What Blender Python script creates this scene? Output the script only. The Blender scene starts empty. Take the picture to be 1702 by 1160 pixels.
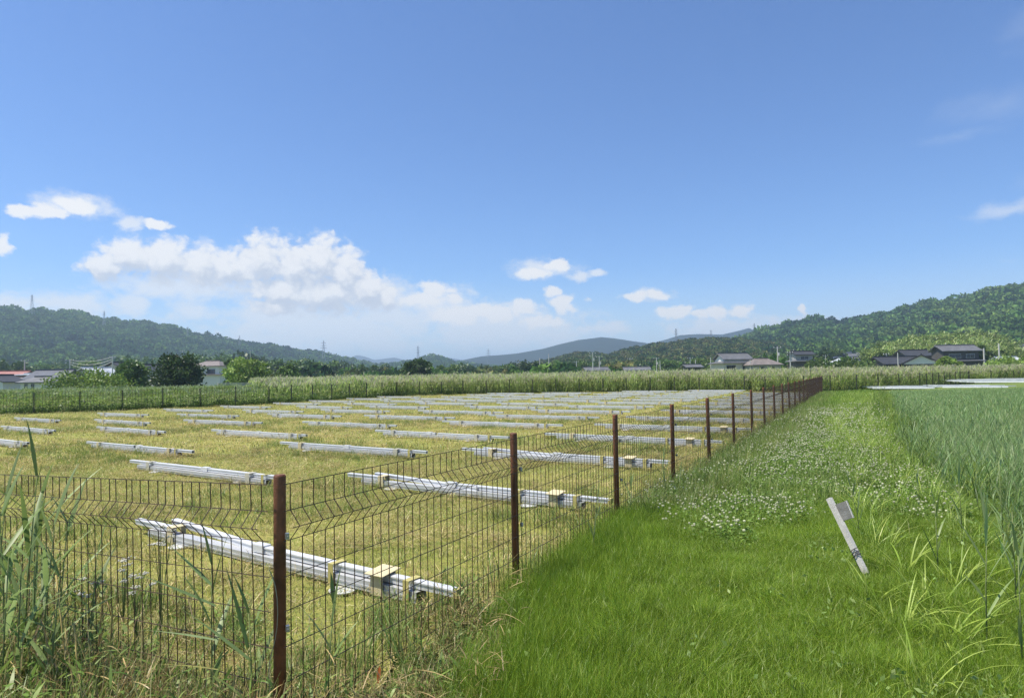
import bpy, math, random
import numpy as np
from math import sin, cos, pi, radians, atan2, hypot, sqrt, exp
from mathutils import Vector, Matrix

random.seed(7)
rng = np.random.default_rng(11)
SC = bpy.context.scene
COL = SC.collection

# ------------------------------------------------------------------ camera
CAM_H, F_PX, PITCH, ROLL = 1.69, 1100.0, radians(2.2), radians(-1.0)
CAM_ROT = Matrix.Rotation(pi/2 + PITCH, 3, 'X') @ Matrix.Rotation(ROLL, 3, 'Z')
cam = bpy.data.cameras.new('camera')
cam.sensor_fit = 'HORIZONTAL'; cam.sensor_width = 36.0
cam.lens = 36.0*F_PX/1702.0
cam.clip_start = 0.05; cam.clip_end = 30000
cam_ob = bpy.data.objects.new('camera', cam)
COL.objects.link(cam_ob)
cam_ob.location = (0, 0, CAM_H)
cam_ob.rotation_euler = CAM_ROT.to_euler()
SC.camera = cam_ob

def ray(px, py):
    return CAM_ROT @ Vector(((px-851)/F_PX, (580-py)/F_PX, -1.0))
def gnd(px, py, z=0.0):            # surveyed point on level ground
    d = ray(px, py); t = (z-CAM_H)/d.z
    return Vector((0, 0, CAM_H)) + d*t
def at(px, py, depth):             # surveyed point at a known distance
    d = ray(px, py); t = depth/d.y
    return Vector((0, 0, CAM_H)) + d*t

# ------------------------------------------------------------------ light
SUN_EL = radians(65)
SUN_AZ = atan2(-0.9, -0.12)       # compass angle from +Y towards +X
sun = bpy.data.lights.new('sun', 'SUN')
sun.energy = 4.8; sun.angle = radians(0.53); sun.color = (1.0, 0.93, 0.80)
sun_ob = bpy.data.objects.new('sun', sun); COL.objects.link(sun_ob)
sdir = Vector((sin(SUN_AZ)*cos(SUN_EL), cos(SUN_AZ)*cos(SUN_EL), sin(SUN_EL)))
sun_ob.rotation_euler = (-sdir).to_track_quat('-Z', 'Y').to_euler()
sun_ob.location = (0, 0, 60)

# ------------------------------------------------------------------ sky with clouds
SKY_STRENGTH = 0.087
world = bpy.data.worlds.new('World'); SC.world = world
world.use_nodes = True
W = world.node_tree; W.nodes.clear()
def wn(t, **kw):
    n = W.nodes.new(t)
    for k, v in kw.items(): setattr(n, k, v)
    return n
def wm(op, a, b=None, c=None, clamp=False):
    n = W.nodes.new('ShaderNodeMath'); n.operation = op; n.use_clamp = clamp
    for i, v in enumerate((a, b, c)):
        if v is None: continue
        if isinstance(v, (int, float)): n.inputs[i].default_value = v
        else: W.links.new(v, n.inputs[i])
    return n.outputs[0]
sky = wn('ShaderNodeTexSky'); sky.sky_type = 'NISHITA'; sky.sun_disc = False
sky.sun_elevation = SUN_EL; sky.sun_rotation = SUN_AZ
sky.altitude = 50; sky.air_density = 1.0; sky.dust_density = 0.25; sky.ozone_density = 3.5
tc = wn('ShaderNodeTexCoord')
sep = wn('ShaderNodeSeparateXYZ'); W.links.new(tc.outputs['Generated'], sep.inputs[0])
AZ = wm('ARCTAN2', sep.outputs[0], sep.outputs[1])
EL = wm('ARCSINE', wm('MAXIMUM', wm('MINIMUM', sep.outputs[2], 1.0), -1.0))
def azel(px, py):
    d = ray(px, py).normalized()
    return atan2(d.x, d.y), math.asin(d.z)
cmb = wn('ShaderNodeCombineXYZ')
W.links.new(wm('MULTIPLY', AZ, 1.0), cmb.inputs[0]); W.links.new(wm('MULTIPLY', EL, 1.5), cmb.inputs[1])
def wnoise(scale, detail=5, rough=0.55, off=0.0, dist=0.0):
    n = wn('ShaderNodeTexNoise'); n.noise_dimensions = '2D'
    n.inputs['Scale'].default_value = scale; n.inputs['Detail'].default_value = detail
    n.inputs['Roughness'].default_value = rough; n.inputs['Distortion'].default_value = dist
    ad = wn('ShaderNodeVectorMath', operation='ADD'); ad.inputs[1].default_value = (off, off*1.7, off*0.6)
    W.links.new(cmb.outputs[0], ad.inputs[0]); W.links.new(ad.outputs[0], n.inputs['Vector'])
    return n.outputs[0]
warp1 = wm('SUBTRACT', wnoise(26, 6, 0.6, 1.3), 0.5)
warp2 = wm('SUBTRACT', wnoise(26, 6, 0.6, 7.9), 0.5)
AZw = wm('MULTIPLY_ADD', warp1, 0.030, AZ)
ELw = wm('MULTIPLY_ADD', warp2, 0.018, EL)
fine = wm('SUBTRACT', wnoise(75, 6, 0.62, 3.1), 0.5)
med = wm('SUBTRACT', wnoise(20, 5, 0.55, 5.5), 0.5)
cmw = wn('ShaderNodeCombineXYZ')
W.links.new(AZw, cmw.inputs[0]); W.links.new(ELw, cmw.inputs[1])
def billow(scale, off):
    n = wn('ShaderNodeTexVoronoi'); n.voronoi_dimensions = '2D'; n.feature = 'SMOOTH_F1'; n.inputs['Scale'].default_value = scale; n.inputs['Smoothness'].default_value = 0.35
    ad = wn('ShaderNodeVectorMath', operation='ADD'); ad.inputs[1].default_value = (off, off*0.7, off*1.3)
    W.links.new(cmw.outputs[0], ad.inputs[0]); W.links.new(ad.outputs[0], n.inputs['Vector'])
    return wm('SUBTRACT', 0.5, n.outputs['Distance'])
def blob(px, py, rx, ryu, ryd):
    py = py+(ryd-ryu)/2; ry = (ryu+ryd)/2
    a0, e0 = azel(px, py)
    k = 1.0/F_PX*cos(a0)
    m = wn('ShaderNodeVectorMath', operation='MULTIPLY_ADD')
    W.links.new(cmw.outputs[0], m.inputs[0])
    sx, sy = 1/(rx*k*cos(a0)), 1/(ry*k)
    m.inputs[1].default_value = (sx, sy, 0); m.inputs[2].default_value = (-a0*sx, -e0*sy, 0)
    l = wn('ShaderNodeVectorMath', operation='LENGTH'); W.links.new(m.outputs[0], l.inputs[0])
    return l.outputs['Value']
def union(lst):
    o = lst[0]
    for b in lst[1:]: o = wm('MINIMUM', o, b)
    return wm('SUBTRACT', 1.0, o)
BRIGHT = [(170,447,50,30,22),(215,425,52,34,38),(275,425,60,34,48),(335,432,50,34,50),(385,440,55,30,42),(435,425,52,42,58),(490,428,55,34,62),(535,425,42,42,66),(575,445,36,40,60),(610,478,46,34,40),(640,492,30,20,24),
          (470,480,70,30,40),(540,485,80,34,42),(460,508,60,16,16),
          (722,480,30,16,18),(750,497,16,10,12),(700,498,50,14,14),(760,522,60,18,20),(820,516,56,18,22),(870,510,36,14,16),
          (900,535,42,12,12),(935,506,26,18,18),(920,485,16,8,8),
          (128,342,42,13,13),(80,352,40,12,15),(38,350,26,13,13),(262,374,26,10,9),(0,410,20,24,20),
          (890,454,36,9,10),(925,441,28,12,11),(1054,491,24,10,10),(1094,489,20,6,7),
          (1125,519,38,12,11),(1165,522,24,9,9),(1190,520,22,12,11),(1232,519,26,14,12),(1334,515,10,11,10)]
WISPY = [(110,505,110,30,30),(20,502,70,22,24),(215,505,46,28,28),(330,520,70,24,24),(560,545,330,60,70),(830,548,230,46,56),
         (1000,548,80,20,20),(480,530,160,40,40),(640,530,120,40,40),(215,372,26,11,11),(960,462,28,10,8),(992,454,22,7,7),(975,499,10,8,8),
         (1200,545,130,32,30),(1330,540,100,24,22),(640,500,110,40,44),(300,478,170,34,34),(740,515,110,40,40),(130,342,80,24,22),(900,448,66,20,18),(1075,490,56,14,14)]
CIRRUS = [(1700,352,95,26,14),(1675,432,46,8,7),(1660,185,150,50,30),(1730,50,110,60,50),(1590,228,110,16,14),(1740,300,90,40,30)]
def ss(x, lo, hi):
    n = wn('ShaderNodeMapRange'); n.interpolation_type = 'SMOOTHSTEP'
    n.inputs['From Min'].default_value = lo; n.inputs['From Max'].default_value = hi
    W.links.new(x, n.inputs['Value']); return n.outputs[0]
mb = union([blob(*b) for b in BRIGHT])
mb_up = union([blob(b[0]+6, b[1]+20, *b[2:]) for b in BRIGHT[:14]])
mw = union([blob(*b) for b in WISPY])
mc = union([blob(*b) for b in CIRRUS])
bil = wm('ADD', wm('MULTIPLY', billow(40, 2.0), 0.5), wm('MULTIPLY', billow(95, 5.0), 0.42))
# the sky beyond the frame carries on with the same loose fair-weather cumulus, low above the horizon
wide = wm('MULTIPLY', ss(wm('ABSOLUTE', AZ), 0.78, 0.95), ss(wm('ABSOLUTE', wm('SUBTRACT', EL, 0.14)), 0.16, 0.02))
mo = wm('MULTIPLY', wide, ss(wnoise(7, 6, 0.6, 12.0), 0.5, 0.72))
db = wm('ADD', wm('MULTIPLY_ADD', fine, 0.55, mb), wm('MULTIPLY', bil, 0.75))
ab = wm('MULTIPLY', wm('POWER', ss(db, 0.0-0.12, 0.52), 1.25), 0.97)
dw = wm('ADD', wm('MULTIPLY_ADD', med, 1.1, mw), wm('MULTIPLY', fine, 0.7))
aw = wm('MULTIPLY', ss(dw, 0.0-0.15, 0.8), 0.85)
ac = wm('MAXIMUM', wm('MULTIPLY', ss(wm('MULTIPLY_ADD', med, 0.9, mc), 0.0, 1.2), 0.13), wm('MULTIPLY', ss(wm('MULTIPLY_ADD', med, 0.8, union([blob(1690,352,120,20,14), blob(1740,340,110,30,24)])), 0.0, 0.9), 0.5))
low = wm('MULTIPLY', ss(EL, 0.16, -0.01), 0.5)     # pale air low over the hills
aw = wm('MAXIMUM', wm('MAXIMUM', aw, ac), low)
ab = wm('MAXIMUM', ab, wm('MULTIPLY', mo, 0.9))
def mix(fac, a, b):
    n = wn('ShaderNodeMix', data_type='RGBA')
    W.links.new(fac, n.inputs[0])
    for i, v in ((6, a), (7, b)):
        if isinstance(v, tuple): n.inputs[i].default_value = (*v, 1)
        else: W.links.new(v, n.inputs[i])
    return n.outputs[2]
# clouds brighten towards their thick sunlit tops and grey towards flat bases
shade = ss(wm('ADD', wm('MULTIPLY', wm('SUBTRACT', mb, mb_up), 1.3), wm('ADD', wm('MULTIPLY', bil, 1.3), wm('MULTIPLY', fine, 0.8))), 0.0-0.5, 0.75)
K = 1.0/SKY_STRENGTH
c_hi = tuple(K*v*0.64 for v in (0.95, 0.955, 0.97)); c_lo = tuple(K*v*0.64 for v in (0.62, 0.68, 0.79))
c_w = tuple(K*v*0.64 for v in (0.86, 0.90, 0.96))
cloudcol = mix(shade, c_lo, c_hi)
tint = wn('ShaderNodeMix', data_type='RGBA', blend_type='MULTIPLY'); tint.inputs[0].default_value = 1.0
W.links.new(sky.outputs[0], tint.inputs[6]); tint.inputs[7].default_value = (0.80, 0.97, 1.22, 1)
c1 = mix(aw, tint.outputs[2], c_w)
c2 = mix(ab, c1, cloudcol)
bg = wn('ShaderNodeBackground'); bg.inputs['Strength'].default_value = SKY_STRENGTH
W.links.new(c2, bg.inputs['Color'])
world.cycles.sampling_method = 'MANUAL'; world.cycles.sample_map_resolution = 512
wo = wn('ShaderNodeOutputWorld'); W.links.new(bg.outputs[0], wo.inputs['Surface'])

# ------------------------------------------------------------------ exposure and render
vs = SC.view_settings
vs.view_transform = 'Standard'; vs.look = 'None'; vs.gamma = 1.0; vs.exposure = 0.65; vs.use_curve_mapping = False
SC.render.engine = 'CYCLES'
cy = SC.cycles
cy.max_bounces = 6; cy.diffuse_bounces = 3; cy.glossy_bounces = 2; cy.transmission_bounces = 3
cy.transparent_max_bounces = 8; cy.volume_bounces = 0
cy.sample_clamp_indirect = 4.0
cy.use_denoising = True; cy.denoiser = 'OPENIMAGEDENOISE'; cy.denoising_prefilter = 'NONE'; cy.denoising_input_passes = 'RGB_ALBEDO_NORMAL'
cy.use_adaptive_sampling = True; cy.adaptive_threshold = 0.015

# ================================================================== helpers
def tag(o, label=None, cat=None, group=None, kind=None):
    if label: o['label'] = label
    if cat: o['category'] = cat
    if group: o['group'] = group
    if kind: o['kind'] = kind
    return o
def empty(name, loc=(0, 0, 0), rz=0.0, label=None, cat=None, group=None):
    o = bpy.data.objects.new(name, None); COL.objects.link(o)
    o.location = loc; o.rotation_euler = (0, 0, rz); o.empty_display_size = 0.2
    return tag(o, label, cat, group)
def fast_mesh(name, V, F, cols=None, smooth=False):
    """V (n,3) array, F (m,3) or (m,4) int array"""
    V = np.asarray(V, np.float32); F = np.asarray(F, np.int32)
    me = bpy.data.meshes.new(name)
    k = F.shape[1]
    me.vertices.add(len(V)); me.vertices.foreach_set('co', V.ravel())
    me.loops.add(F.size); me.loops.foreach_set('vertex_index', F.ravel())
    me.polygons.add(len(F))
    me.polygons.foreach_set('loop_start', np.arange(0, F.size, k, dtype=np.int32))
    me.polygons.foreach_set('loop_total', np.full(len(F), k, np.int32))
    me.polygons.foreach_set('use_smooth', np.full(len(F), smooth))
    if cols is not None:
        a = me.color_attributes.new('Col', 'FLOAT_COLOR', 'POINT')
        c = np.ones((len(V), 4), np.float32); c[:, :3] = cols
        a.data.foreach_set('color', c.ravel())
    me.update(calc_edges=True)
    return me
def link(name, me, mat=None, parent=None, loc=None, rot=None):
    o = bpy.data.objects.new(name, me); COL.objects.link(o)
    if mat is not None and len(me.materials) == 0: me.materials.append(mat)
    if parent: o.parent = parent
    if loc is not None: o.location = loc
    if rot is not None: o.rotation_euler = rot
    return o
class MB:
    """collects simple solids into one mesh"""
    def __init__(s): s.v = []; s.f = []
    def box(s, x0, x1, y0, y1, z0, z1, M=None):
        b = len(s.v)
        p = [Vector((x, y, z)) for z in (z0, z1) for y in (y0, y1) for x in (x0, x1)]
        if M: p = [M @ q for q in p]
        s.v += [tuple(q) for q in p]
        s.f += [tuple(b+i for i in q) for q in ((0,2,3,1),(4,5,7,6),(0,1,5,4),(2,6,7,3),(0,4,6,2),(1,3,7,5))]
        return s
    def tube(s, pts, r, n=6, cap=True, r1=None):
        pts = [Vector(p) for p in pts]; b = len(s.v); m = len(pts)
        for i, p in enumerate(pts):
            d = (pts[min(i+1, m-1)]-pts[max(i-1, 0)]).normalized()
            a = d.cross(Vector((0.13, 0.31, 0.94)) if abs(d.z) < 0.9 else Vector((1, 0, 0))).normalized(); c = d.cross(a)
            rr = r if r1 is None else r+(r1-r)*i/(m-1)
            for k in range(n):
                t = 2*pi*(k+0.5)/n; s.v.append(tuple(p+a*(rr*cos(t))+c*(rr*sin(t))))
        for i in range(m-1):
            for k in range(n):
                s.f.append((b+i*n+k, b+i*n+(k+1) % n, b+(i+1)*n+(k+1) % n, b+(i+1)*n+k))
        if cap:
            s.f.append(tuple(b+k for k in range(n-1, -1, -1))); s.f.append(tuple(b+(m-1)*n+k for k in range(n)))
        return s
    def poly(s, pts): b = len(s.v); s.v += [tuple(p) for p in pts]; s.f.append(tuple(range(b, b+len(pts)))); return s
    def mesh(s, name, smooth=False):
        me = bpy.data.meshes.new(name); me.from_pydata(s.v, [], s.f)
        if smooth: me.polygons.foreach_set('use_smooth', [True]*len(me.polygons))
        me.update(); return me
    def obj(s, name, mat, parent=None, smooth=False, loc=None, rot=None):
        return link(name, s.mesh(name, smooth), mat, parent, loc, rot)
def copy_tree(o, parent=None):
    c = o.copy(); COL.objects.link(c)
    if parent: c.parent = parent
    for ch in list(o.children): copy_tree(ch, c)
    return c

# ------------------------------------------------------------------ materials
MATS = {}
def nt(name):
    m = bpy.data.materials.new(name); m.use_nodes = True
    t = m.node_tree; t.nodes.clear(); MATS[name] = m
    out = t.nodes.new('ShaderNodeOutputMaterial')
    return m, t, out
def tnoise(t, scale, detail=4, rough=0.55, coord='Object', vec=None):
    n = t.nodes.new('ShaderNodeTexNoise'); n.inputs['Scale'].default_value = scale
    n.inputs['Detail'].default_value = detail; n.inputs['Roughness'].default_value = rough
    if vec is None:
        c = t.nodes.new('ShaderNodeTexCoord'); vec = c.outputs[coord]
    t.links.new(vec, n.inputs['Vector']); return n.outputs[0]
def ramp(t, fac, stops):
    r = t.nodes.new('ShaderNodeValToRGB'); t.links.new(fac, r.inputs[0])
    e = r.color_ramp.elements
    while len(e) < len(stops): e.new(0.5)
    for el, (p, c) in zip(e, stops): el.position = p; el.color = (*c, 1)
    return r.outputs[0]
def solid(name, c, rough=0.6, metal=0.0, var=0.12, scale=6.0, bump=0.0, spec=0.5, bscale=None):
    m, t, out = nt(name)
    b = t.nodes.new('ShaderNodeBsdfPrincipled')
    lo = tuple(max(0, v*(1-var)) for v in c); hi = tuple(min(1, v*(1+var)) for v in c)
    n = tnoise(t, scale)
    t.links.new(ramp(t, n, [(0.3, lo), (0.7, hi)]), b.inputs['Base Color'])
    b.inputs['Roughness'].default_value = rough; b.inputs['Metallic'].default_value = metal
    b.inputs['Specular IOR Level'].default_value = spec
    if bump:
        bp = t.nodes.new('ShaderNodeBump'); bp.inputs['Strength'].default_value = bump; bp.inputs['Distance'].default_value = 0.02
        t.links.new(tnoise(t, bscale or scale*8), bp.inputs['Height']); t.links.new(bp.outputs[0], b.inputs['Normal'])
    t.links.new(b.outputs[0], out.inputs[0]); return m
def foliage(name, trans=0.40, var=0.20, gloss=0.03, col=None):
    """leaf colour comes from the leaf's own colour attribute, varied from clump to clump"""
    m, t, out = nt(name)
    if col is None:
        a = t.nodes.new('ShaderNodeAttribute'); a.attribute_name = 'Col'; base = a.outputs['Color']
    else:
        a = t.nodes.new('ShaderNodeRGB'); a.outputs[0].default_value = (*col, 1); base = a.outputs[0]
    oi = t.nodes.new('ShaderNodeObjectInfo')
    mr = t.nodes.new('ShaderNodeMapRange'); mr.inputs['To Min'].default_value = 1-var; mr.inputs['To Max'].default_value = 1+var
    t.links.new(oi.outputs['Random'], mr.inputs[0])
    hs = t.nodes.new('ShaderNodeHueSaturation'); t.links.new(base, hs.inputs['Color']); t.links.new(mr.outputs[0], hs.inputs['Value'])
    d = t.nodes.new('ShaderNodeBsdfDiffuse'); tr = t.nodes.new('ShaderNodeBsdfTranslucent')
    t.links.new(hs.outputs[0], d.inputs[0]); t.links.new(hs.outputs[0], tr.inputs[0])
    mx = t.nodes.new('ShaderNodeMixShader'); mx.inputs[0].default_value = trans
    t.links.new(d.outputs[0], mx.inputs[1]); t.links.new(tr.outputs[0], mx.inputs[2])
    g = t.nodes.new('ShaderNodeBsdfGlossy'); g.inputs['Roughness'].default_value = 0.45
    mx2 = t.nodes.new('ShaderNodeMixShader'); mx2.inputs[0].default_value = gloss
    t.links.new(mx.outputs[0], mx2.inputs[1]); t.links.new(g.outputs[0], mx2.inputs[2])
    t.links.new(mx2.outputs[0], out.inputs[0]); return m
def ground_mat(name, stops, s1=0.35, s2=7.0, s3=60.0, bump=0.6):
    m, t, out = nt(name)
    c = t.nodes.new('ShaderNodeTexCoord'); v = c.outputs['Object']
    a = tnoise(t, s1, 4, 0.6, vec=v); b_ = tnoise(t, s2, 5, 0.65, vec=v); d = tnoise(t, s3, 4, 0.7, vec=v)
    def m2(op, x, y):
        n = t.nodes.new('ShaderNodeMath'); n.operation = op
        for i, q in enumerate((x, y)):
            if isinstance(q, float): n.inputs[i].default_value = q
            else: t.links.new(q, n.inputs[i])
        return n.outputs[0]
    f = m2('ADD', m2('ADD', m2('MULTIPLY', a, 0.45), m2('MULTIPLY', b_, 0.35)), m2('MULTIPLY', d, 0.2))
    p = t.nodes.new('ShaderNodeBsdfPrincipled'); p.inputs['Roughness'].default_value = 0.95
    p.inputs['Specular IOR Level'].default_value = 0.1
    t.links.new(ramp(t, f, stops), p.inputs['Base Color'])
    bp = t.nodes.new('ShaderNodeBump'); bp.inputs['Strength'].default_value = bump; bp.inputs['Distance'].default_value = 0.05
    t.links.new(m2('ADD', b_, m2('MULTIPLY', d, 0.6)), bp.inputs['Height']); t.links.new(bp.outputs[0], p.inputs['Normal'])
    t.links.new(p.outputs[0], out.inputs[0]); return m

M_leaf = foliage('leaf'); M_leaf2 = foliage('leaf_soft', trans=0.3, var=0.35, gloss=0.03)
M_forest = foliage('forest_leaf', trans=0.2, var=0.32, gloss=0.0)
M_reed = foliage('reed_leaf', trans=0.55, var=0.15, gloss=0.02)
M_stem = foliage('stem', trans=0.1, var=0.15)
M_bark = solid('bark', (0.13, 0.1, 0.07), 0.9, bump=0.5)
M_flower = foliage('petal', trans=0.3, var=0.1, gloss=0.0)
M_rail = solid('aluminium', (0.47, 0.48, 0.495), 0.42, metal=0.25, var=0.07, scale=3.0, bump=0.04, bscale=40)  # greyer than the upper rails: shade of front faces put into it
M_rail2 = solid('aluminium_bright', (0.66, 0.67, 0.685), 0.40, metal=0.25, var=0.06, scale=3.0)
M_hollow = solid('tube_inside_shade', (0.03, 0.03, 0.032), 0.8)  # near-black fill stands in for the shade inside open tube ends
M_card = solid('cardboard', (0.52, 0.45, 0.28), 0.85, var=0.1, scale=14, bump=0.1)
M_tape = solid('yellow_tape', (0.42, 0.37, 0.13), 0.5, var=0.12, scale=20)
M_film = solid('pale_wrap', (0.48, 0.46, 0.38), 0.5, var=0.1, scale=12)
M_rust = solid('rusty_paint', (0.165, 0.060, 0.028), 0.6, var=0.55, scale=9.0, bump=0.25, bscale=90)
M_wire = solid('brown_wire', (0.050, 0.028, 0.016), 0.55, var=0.3, scale=25)
M_galv = solid('galvanised', (0.34, 0.35, 0.36), 0.4, metal=0.8, var=0.15, scale=20)
M_farpost = solid('dark_green_post', (0.035, 0.04, 0.025), 0.6, var=0.3)
M_oldwood = solid('weathered_white_wood', (0.50, 0.485, 0.44), 0.85, var=0.16, scale=18, bump=0.35, bscale=120)
M_greywood = solid('shaded_grey_wood', (0.15, 0.15, 0.14), 0.9, var=0.3, scale=16, bump=0.35, bscale=110)  # dark base carries the shade of the board's face turned from the sun
M_blackwire = solid('binding_wire', (0.04, 0.035, 0.03), 0.5)
M_mown = ground_mat('mown_grass', [(0.34, (0.13, 0.18, 0.035)), (0.45, (0.23, 0.25, 0.06)), (0.56, (0.32, 0.30, 0.09)), (0.68, (0.42, 0.36, 0.14))])
M_soil = ground_mat('green_soil', [(0.3, (0.05, 0.085, 0.014)), (0.5, (0.075, 0.12, 0.020)), (0.7, (0.11, 0.15, 0.035))])
M_plain = ground_mat('plain_ground', [(0.3, (0.10, 0.15, 0.035)), (0.5, (0.14, 0.19, 0.05)), (0.7, (0.20, 0.22, 0.08))], 0.02, 0.3, 3.0)
M_bank = ground_mat('bank_ground', [(0.3, (0.07, 0.12, 0.025)), (0.5, (0.11, 0.17, 0.035)), (0.7, (0.17, 0.21, 0.06))], 0.2, 1.5, 12.0)
def hill_mat(name, a, b, c, sc):
    return ground_mat(name, [(0.3, a), (0.5, b), (0.7, c)], sc, sc*7, sc*40, 0.2)
M_hill = hill_mat('wooded_slope', (0.03, 0.06, 0.018), (0.045, 0.085, 0.024), (0.075, 0.12, 0.034), 0.01)
M_far = hill_mat('far_slope', (0.008, 0.016, 0.010), (0.012, 0.022, 0.013), (0.018, 0.03, 0.016), 0.004)

# ------------------------------------------------------------------ blade factory (numpy)
def blades(base, az, L, Wd, th0, th1, k, cols, taper=0.0, wpeak=0.35, roll=None, tipdark=0.0):
    """strips bending away from vertical: angle th0 at the foot growing by th1 to the tip"""
    n = len(L); s = np.linspace(0, 1, k+1)
    th = th0[:, None] + th1[:, None]*s[None]
    ds = L[:, None]/k
    r = np.concatenate([np.zeros((n, 1)), np.cumsum(np.sin((th[:, 1:]+th[:, :-1])/2)*ds, 1)], 1)
    z = np.concatenate([np.zeros((n, 1)), np.cumsum(np.cos((th[:, 1:]+th[:, :-1])/2)*ds, 1)], 1)
    if roll is None: roll = az + pi/2 + rng.normal(0, 0.5, n)
    prof = np.where(s < wpeak, 0.55+0.45*s/max(wpeak, 1e-3), np.maximum((1-s)/(1-wpeak), 0.06)**0.75)
    cx = base[:, 0, None]+r*np.cos(az)[:, None]; cyy = base[:, 1, None]+r*np.sin(az)[:, None]; cz = base[:, 2, None]+z
    w = Wd[:, None]*prof[None]/2
    ox = np.cos(roll)[:, None]*w; oy = np.sin(roll)[:, None]*w
    P = np.stack([np.stack([cx-ox, cyy-oy, cz], -1), np.stack([cx+ox, cyy+oy, cz], -1)], 2)   # n,k+1,2,3
    V = P.reshape(-1, 3)
    i = np.arange(n)[:, None]*(2*(k+1)) + 2*np.arange(k)[None]
    F = np.stack([i, i+1, i+3, i+2], -1).reshape(-1, 4)
    C = np.repeat(cols, 2*(k+1), 0)
    return V, F, C
def join(parts):
    V, F, C, o = [], [], [], 0
    for v, f, c in parts:
        V.append(v); F.append(f+o); C.append(c); o += len(v)
    return np.concatenate(V), np.concatenate(F), np.concatenate(C)
def pal(n, cols, w=None, j=0.15):
    c = np.array(cols)[rng.choice(len(cols), n, p=w)]
    return c*rng.uniform(1-j, 1+j, (n, 1))*rng.uniform(1-j*0.4, 1+j*0.4, (n, 3))
def U(a, b, n): return rng.uniform(a, b, n)
SRC = []
def src(name, parts, mat):
    V, F, C = join(parts)
    me = fast_mesh(name, V, F, C); me.materials.append(mat)
    o = bpy.data.objects.new(name, me); return o
def quads(cen, size, cols, flat=0.0):
    """leaf-sized diamonds of random attitude"""
    n = len(cen)
    a = rng.normal(size=(n, 3)); a[:, 2] *= (1-flat); a /= np.linalg.norm(a, axis=1)[:, None]
    b = rng.normal(size=(n, 3)); b[:, 2] *= (1-flat); b -= a*(a*b).sum(1)[:, None]; b /= np.linalg.norm(b, axis=1)[:, None]
    s = size[:, None]
    V = np.stack([cen-a*s, cen-b*s*0.55, cen+a*s, cen+b*s*0.55], 1).reshape(-1, 3)
    F = np.arange(4*n).reshape(-1, 4)
    return V, F, np.repeat(cols, 4, 0)

def scatter(name, pts, sources, mat_unused=None, scale=(0.8, 1.25), tilt=0.06, zs=None, rotz=None, label=None, cat=None, kind='stuff', scl=None, patch=None):
    """one object holding many clumps through geometry nodes"""
    pts = np.asarray(pts, np.float32)
    n = len(pts)
    me = bpy.data.meshes.new(name); me.vertices.add(n); me.vertices.foreach_set('co', pts.ravel())
    s = U(scale[0], scale[1], n) if scl is None else scl
    sv = np.stack([s, s, s*(U(0.85, 1.15, n) if zs is None else zs)], 1).astype(np.float32)
    rv = np.stack([rng.normal(0, tilt, n), rng.normal(0, tilt, n), U(0, 2*pi, n) if rotz is None else rotz], 1).astype(np.float32)
    a = me.attributes.new('clump_rotation', 'FLOAT_VECTOR', 'POINT'); a.data.foreach_set('vector', rv.ravel())
    a = me.attributes.new('clump_scale', 'FLOAT_VECTOR', 'POINT'); a.data.foreach_set('vector', sv.ravel())
    a = me.attributes.new('clump_index', 'INT', 'POINT'); a.data.foreach_set('value', (rng.integers(0, len(sources), n) if patch is None else np.clip(((vnoise(pts[:, 0]/patch, pts[:, 1]/patch, 4)*0.55+0.5+rng.normal(0, 0.16, n))*len(sources)), 0, len(sources)-1)).astype(np.int32))
    o = bpy.data.objects.new(name, me); COL.objects.link(o)
    c = bpy.data.collections.new(name+'_clumps')
    for q in sources: c.objects.link(q)
    g = bpy.data.node_groups.new(name, 'GeometryNodeTree')
    g.interface.new_socket('Geometry', in_out='INPUT', socket_type='NodeSocketGeometry')
    g.interface.new_socket('Geometry', in_out='OUTPUT', socket_type='NodeSocketGeometry')
    gi = g.nodes.new('NodeGroupInput'); go = g.nodes.new('NodeGroupOutput')
    ip = g.nodes.new('GeometryNodeInstanceOnPoints'); ci = g.nodes.new('GeometryNodeCollectionInfo')
    ci.inputs['Collection'].default_value = c; ci.inputs['Separate Children'].default_value = True; ci.inputs['Reset Children'].default_value = True
    ip.inputs['Pick Instance'].default_value = True
    def at_(nm, ty):
        q = g.nodes.new('GeometryNodeInputNamedAttribute'); q.data_type = ty; q.inputs['Name'].default_value = nm; return q.outputs[0]
    L = g.links
    L.new(gi.outputs[0], ip.inputs['Points']); L.new(ci.outputs[0], ip.inputs['Instance'])
    L.new(at_('clump_index', 'INT'), ip.inputs['Instance Index'])
    e2r = g.nodes.new('FunctionNodeEulerToRotation')
    L.new(at_('clump_rotation', 'FLOAT_VECTOR'), e2r.inputs[0]); L.new(e2r.outputs[0], ip.inputs['Rotation'])
    L.new(at_('clump_scale', 'FLOAT_VECTOR'), ip.inputs['Scale'])
    L.new(ip.outputs[0], go.inputs[0])
    md = o.modifiers.new('clumps', 'NODES'); md.node_group = g
    return tag(o, label, cat, None, kind)

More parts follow.
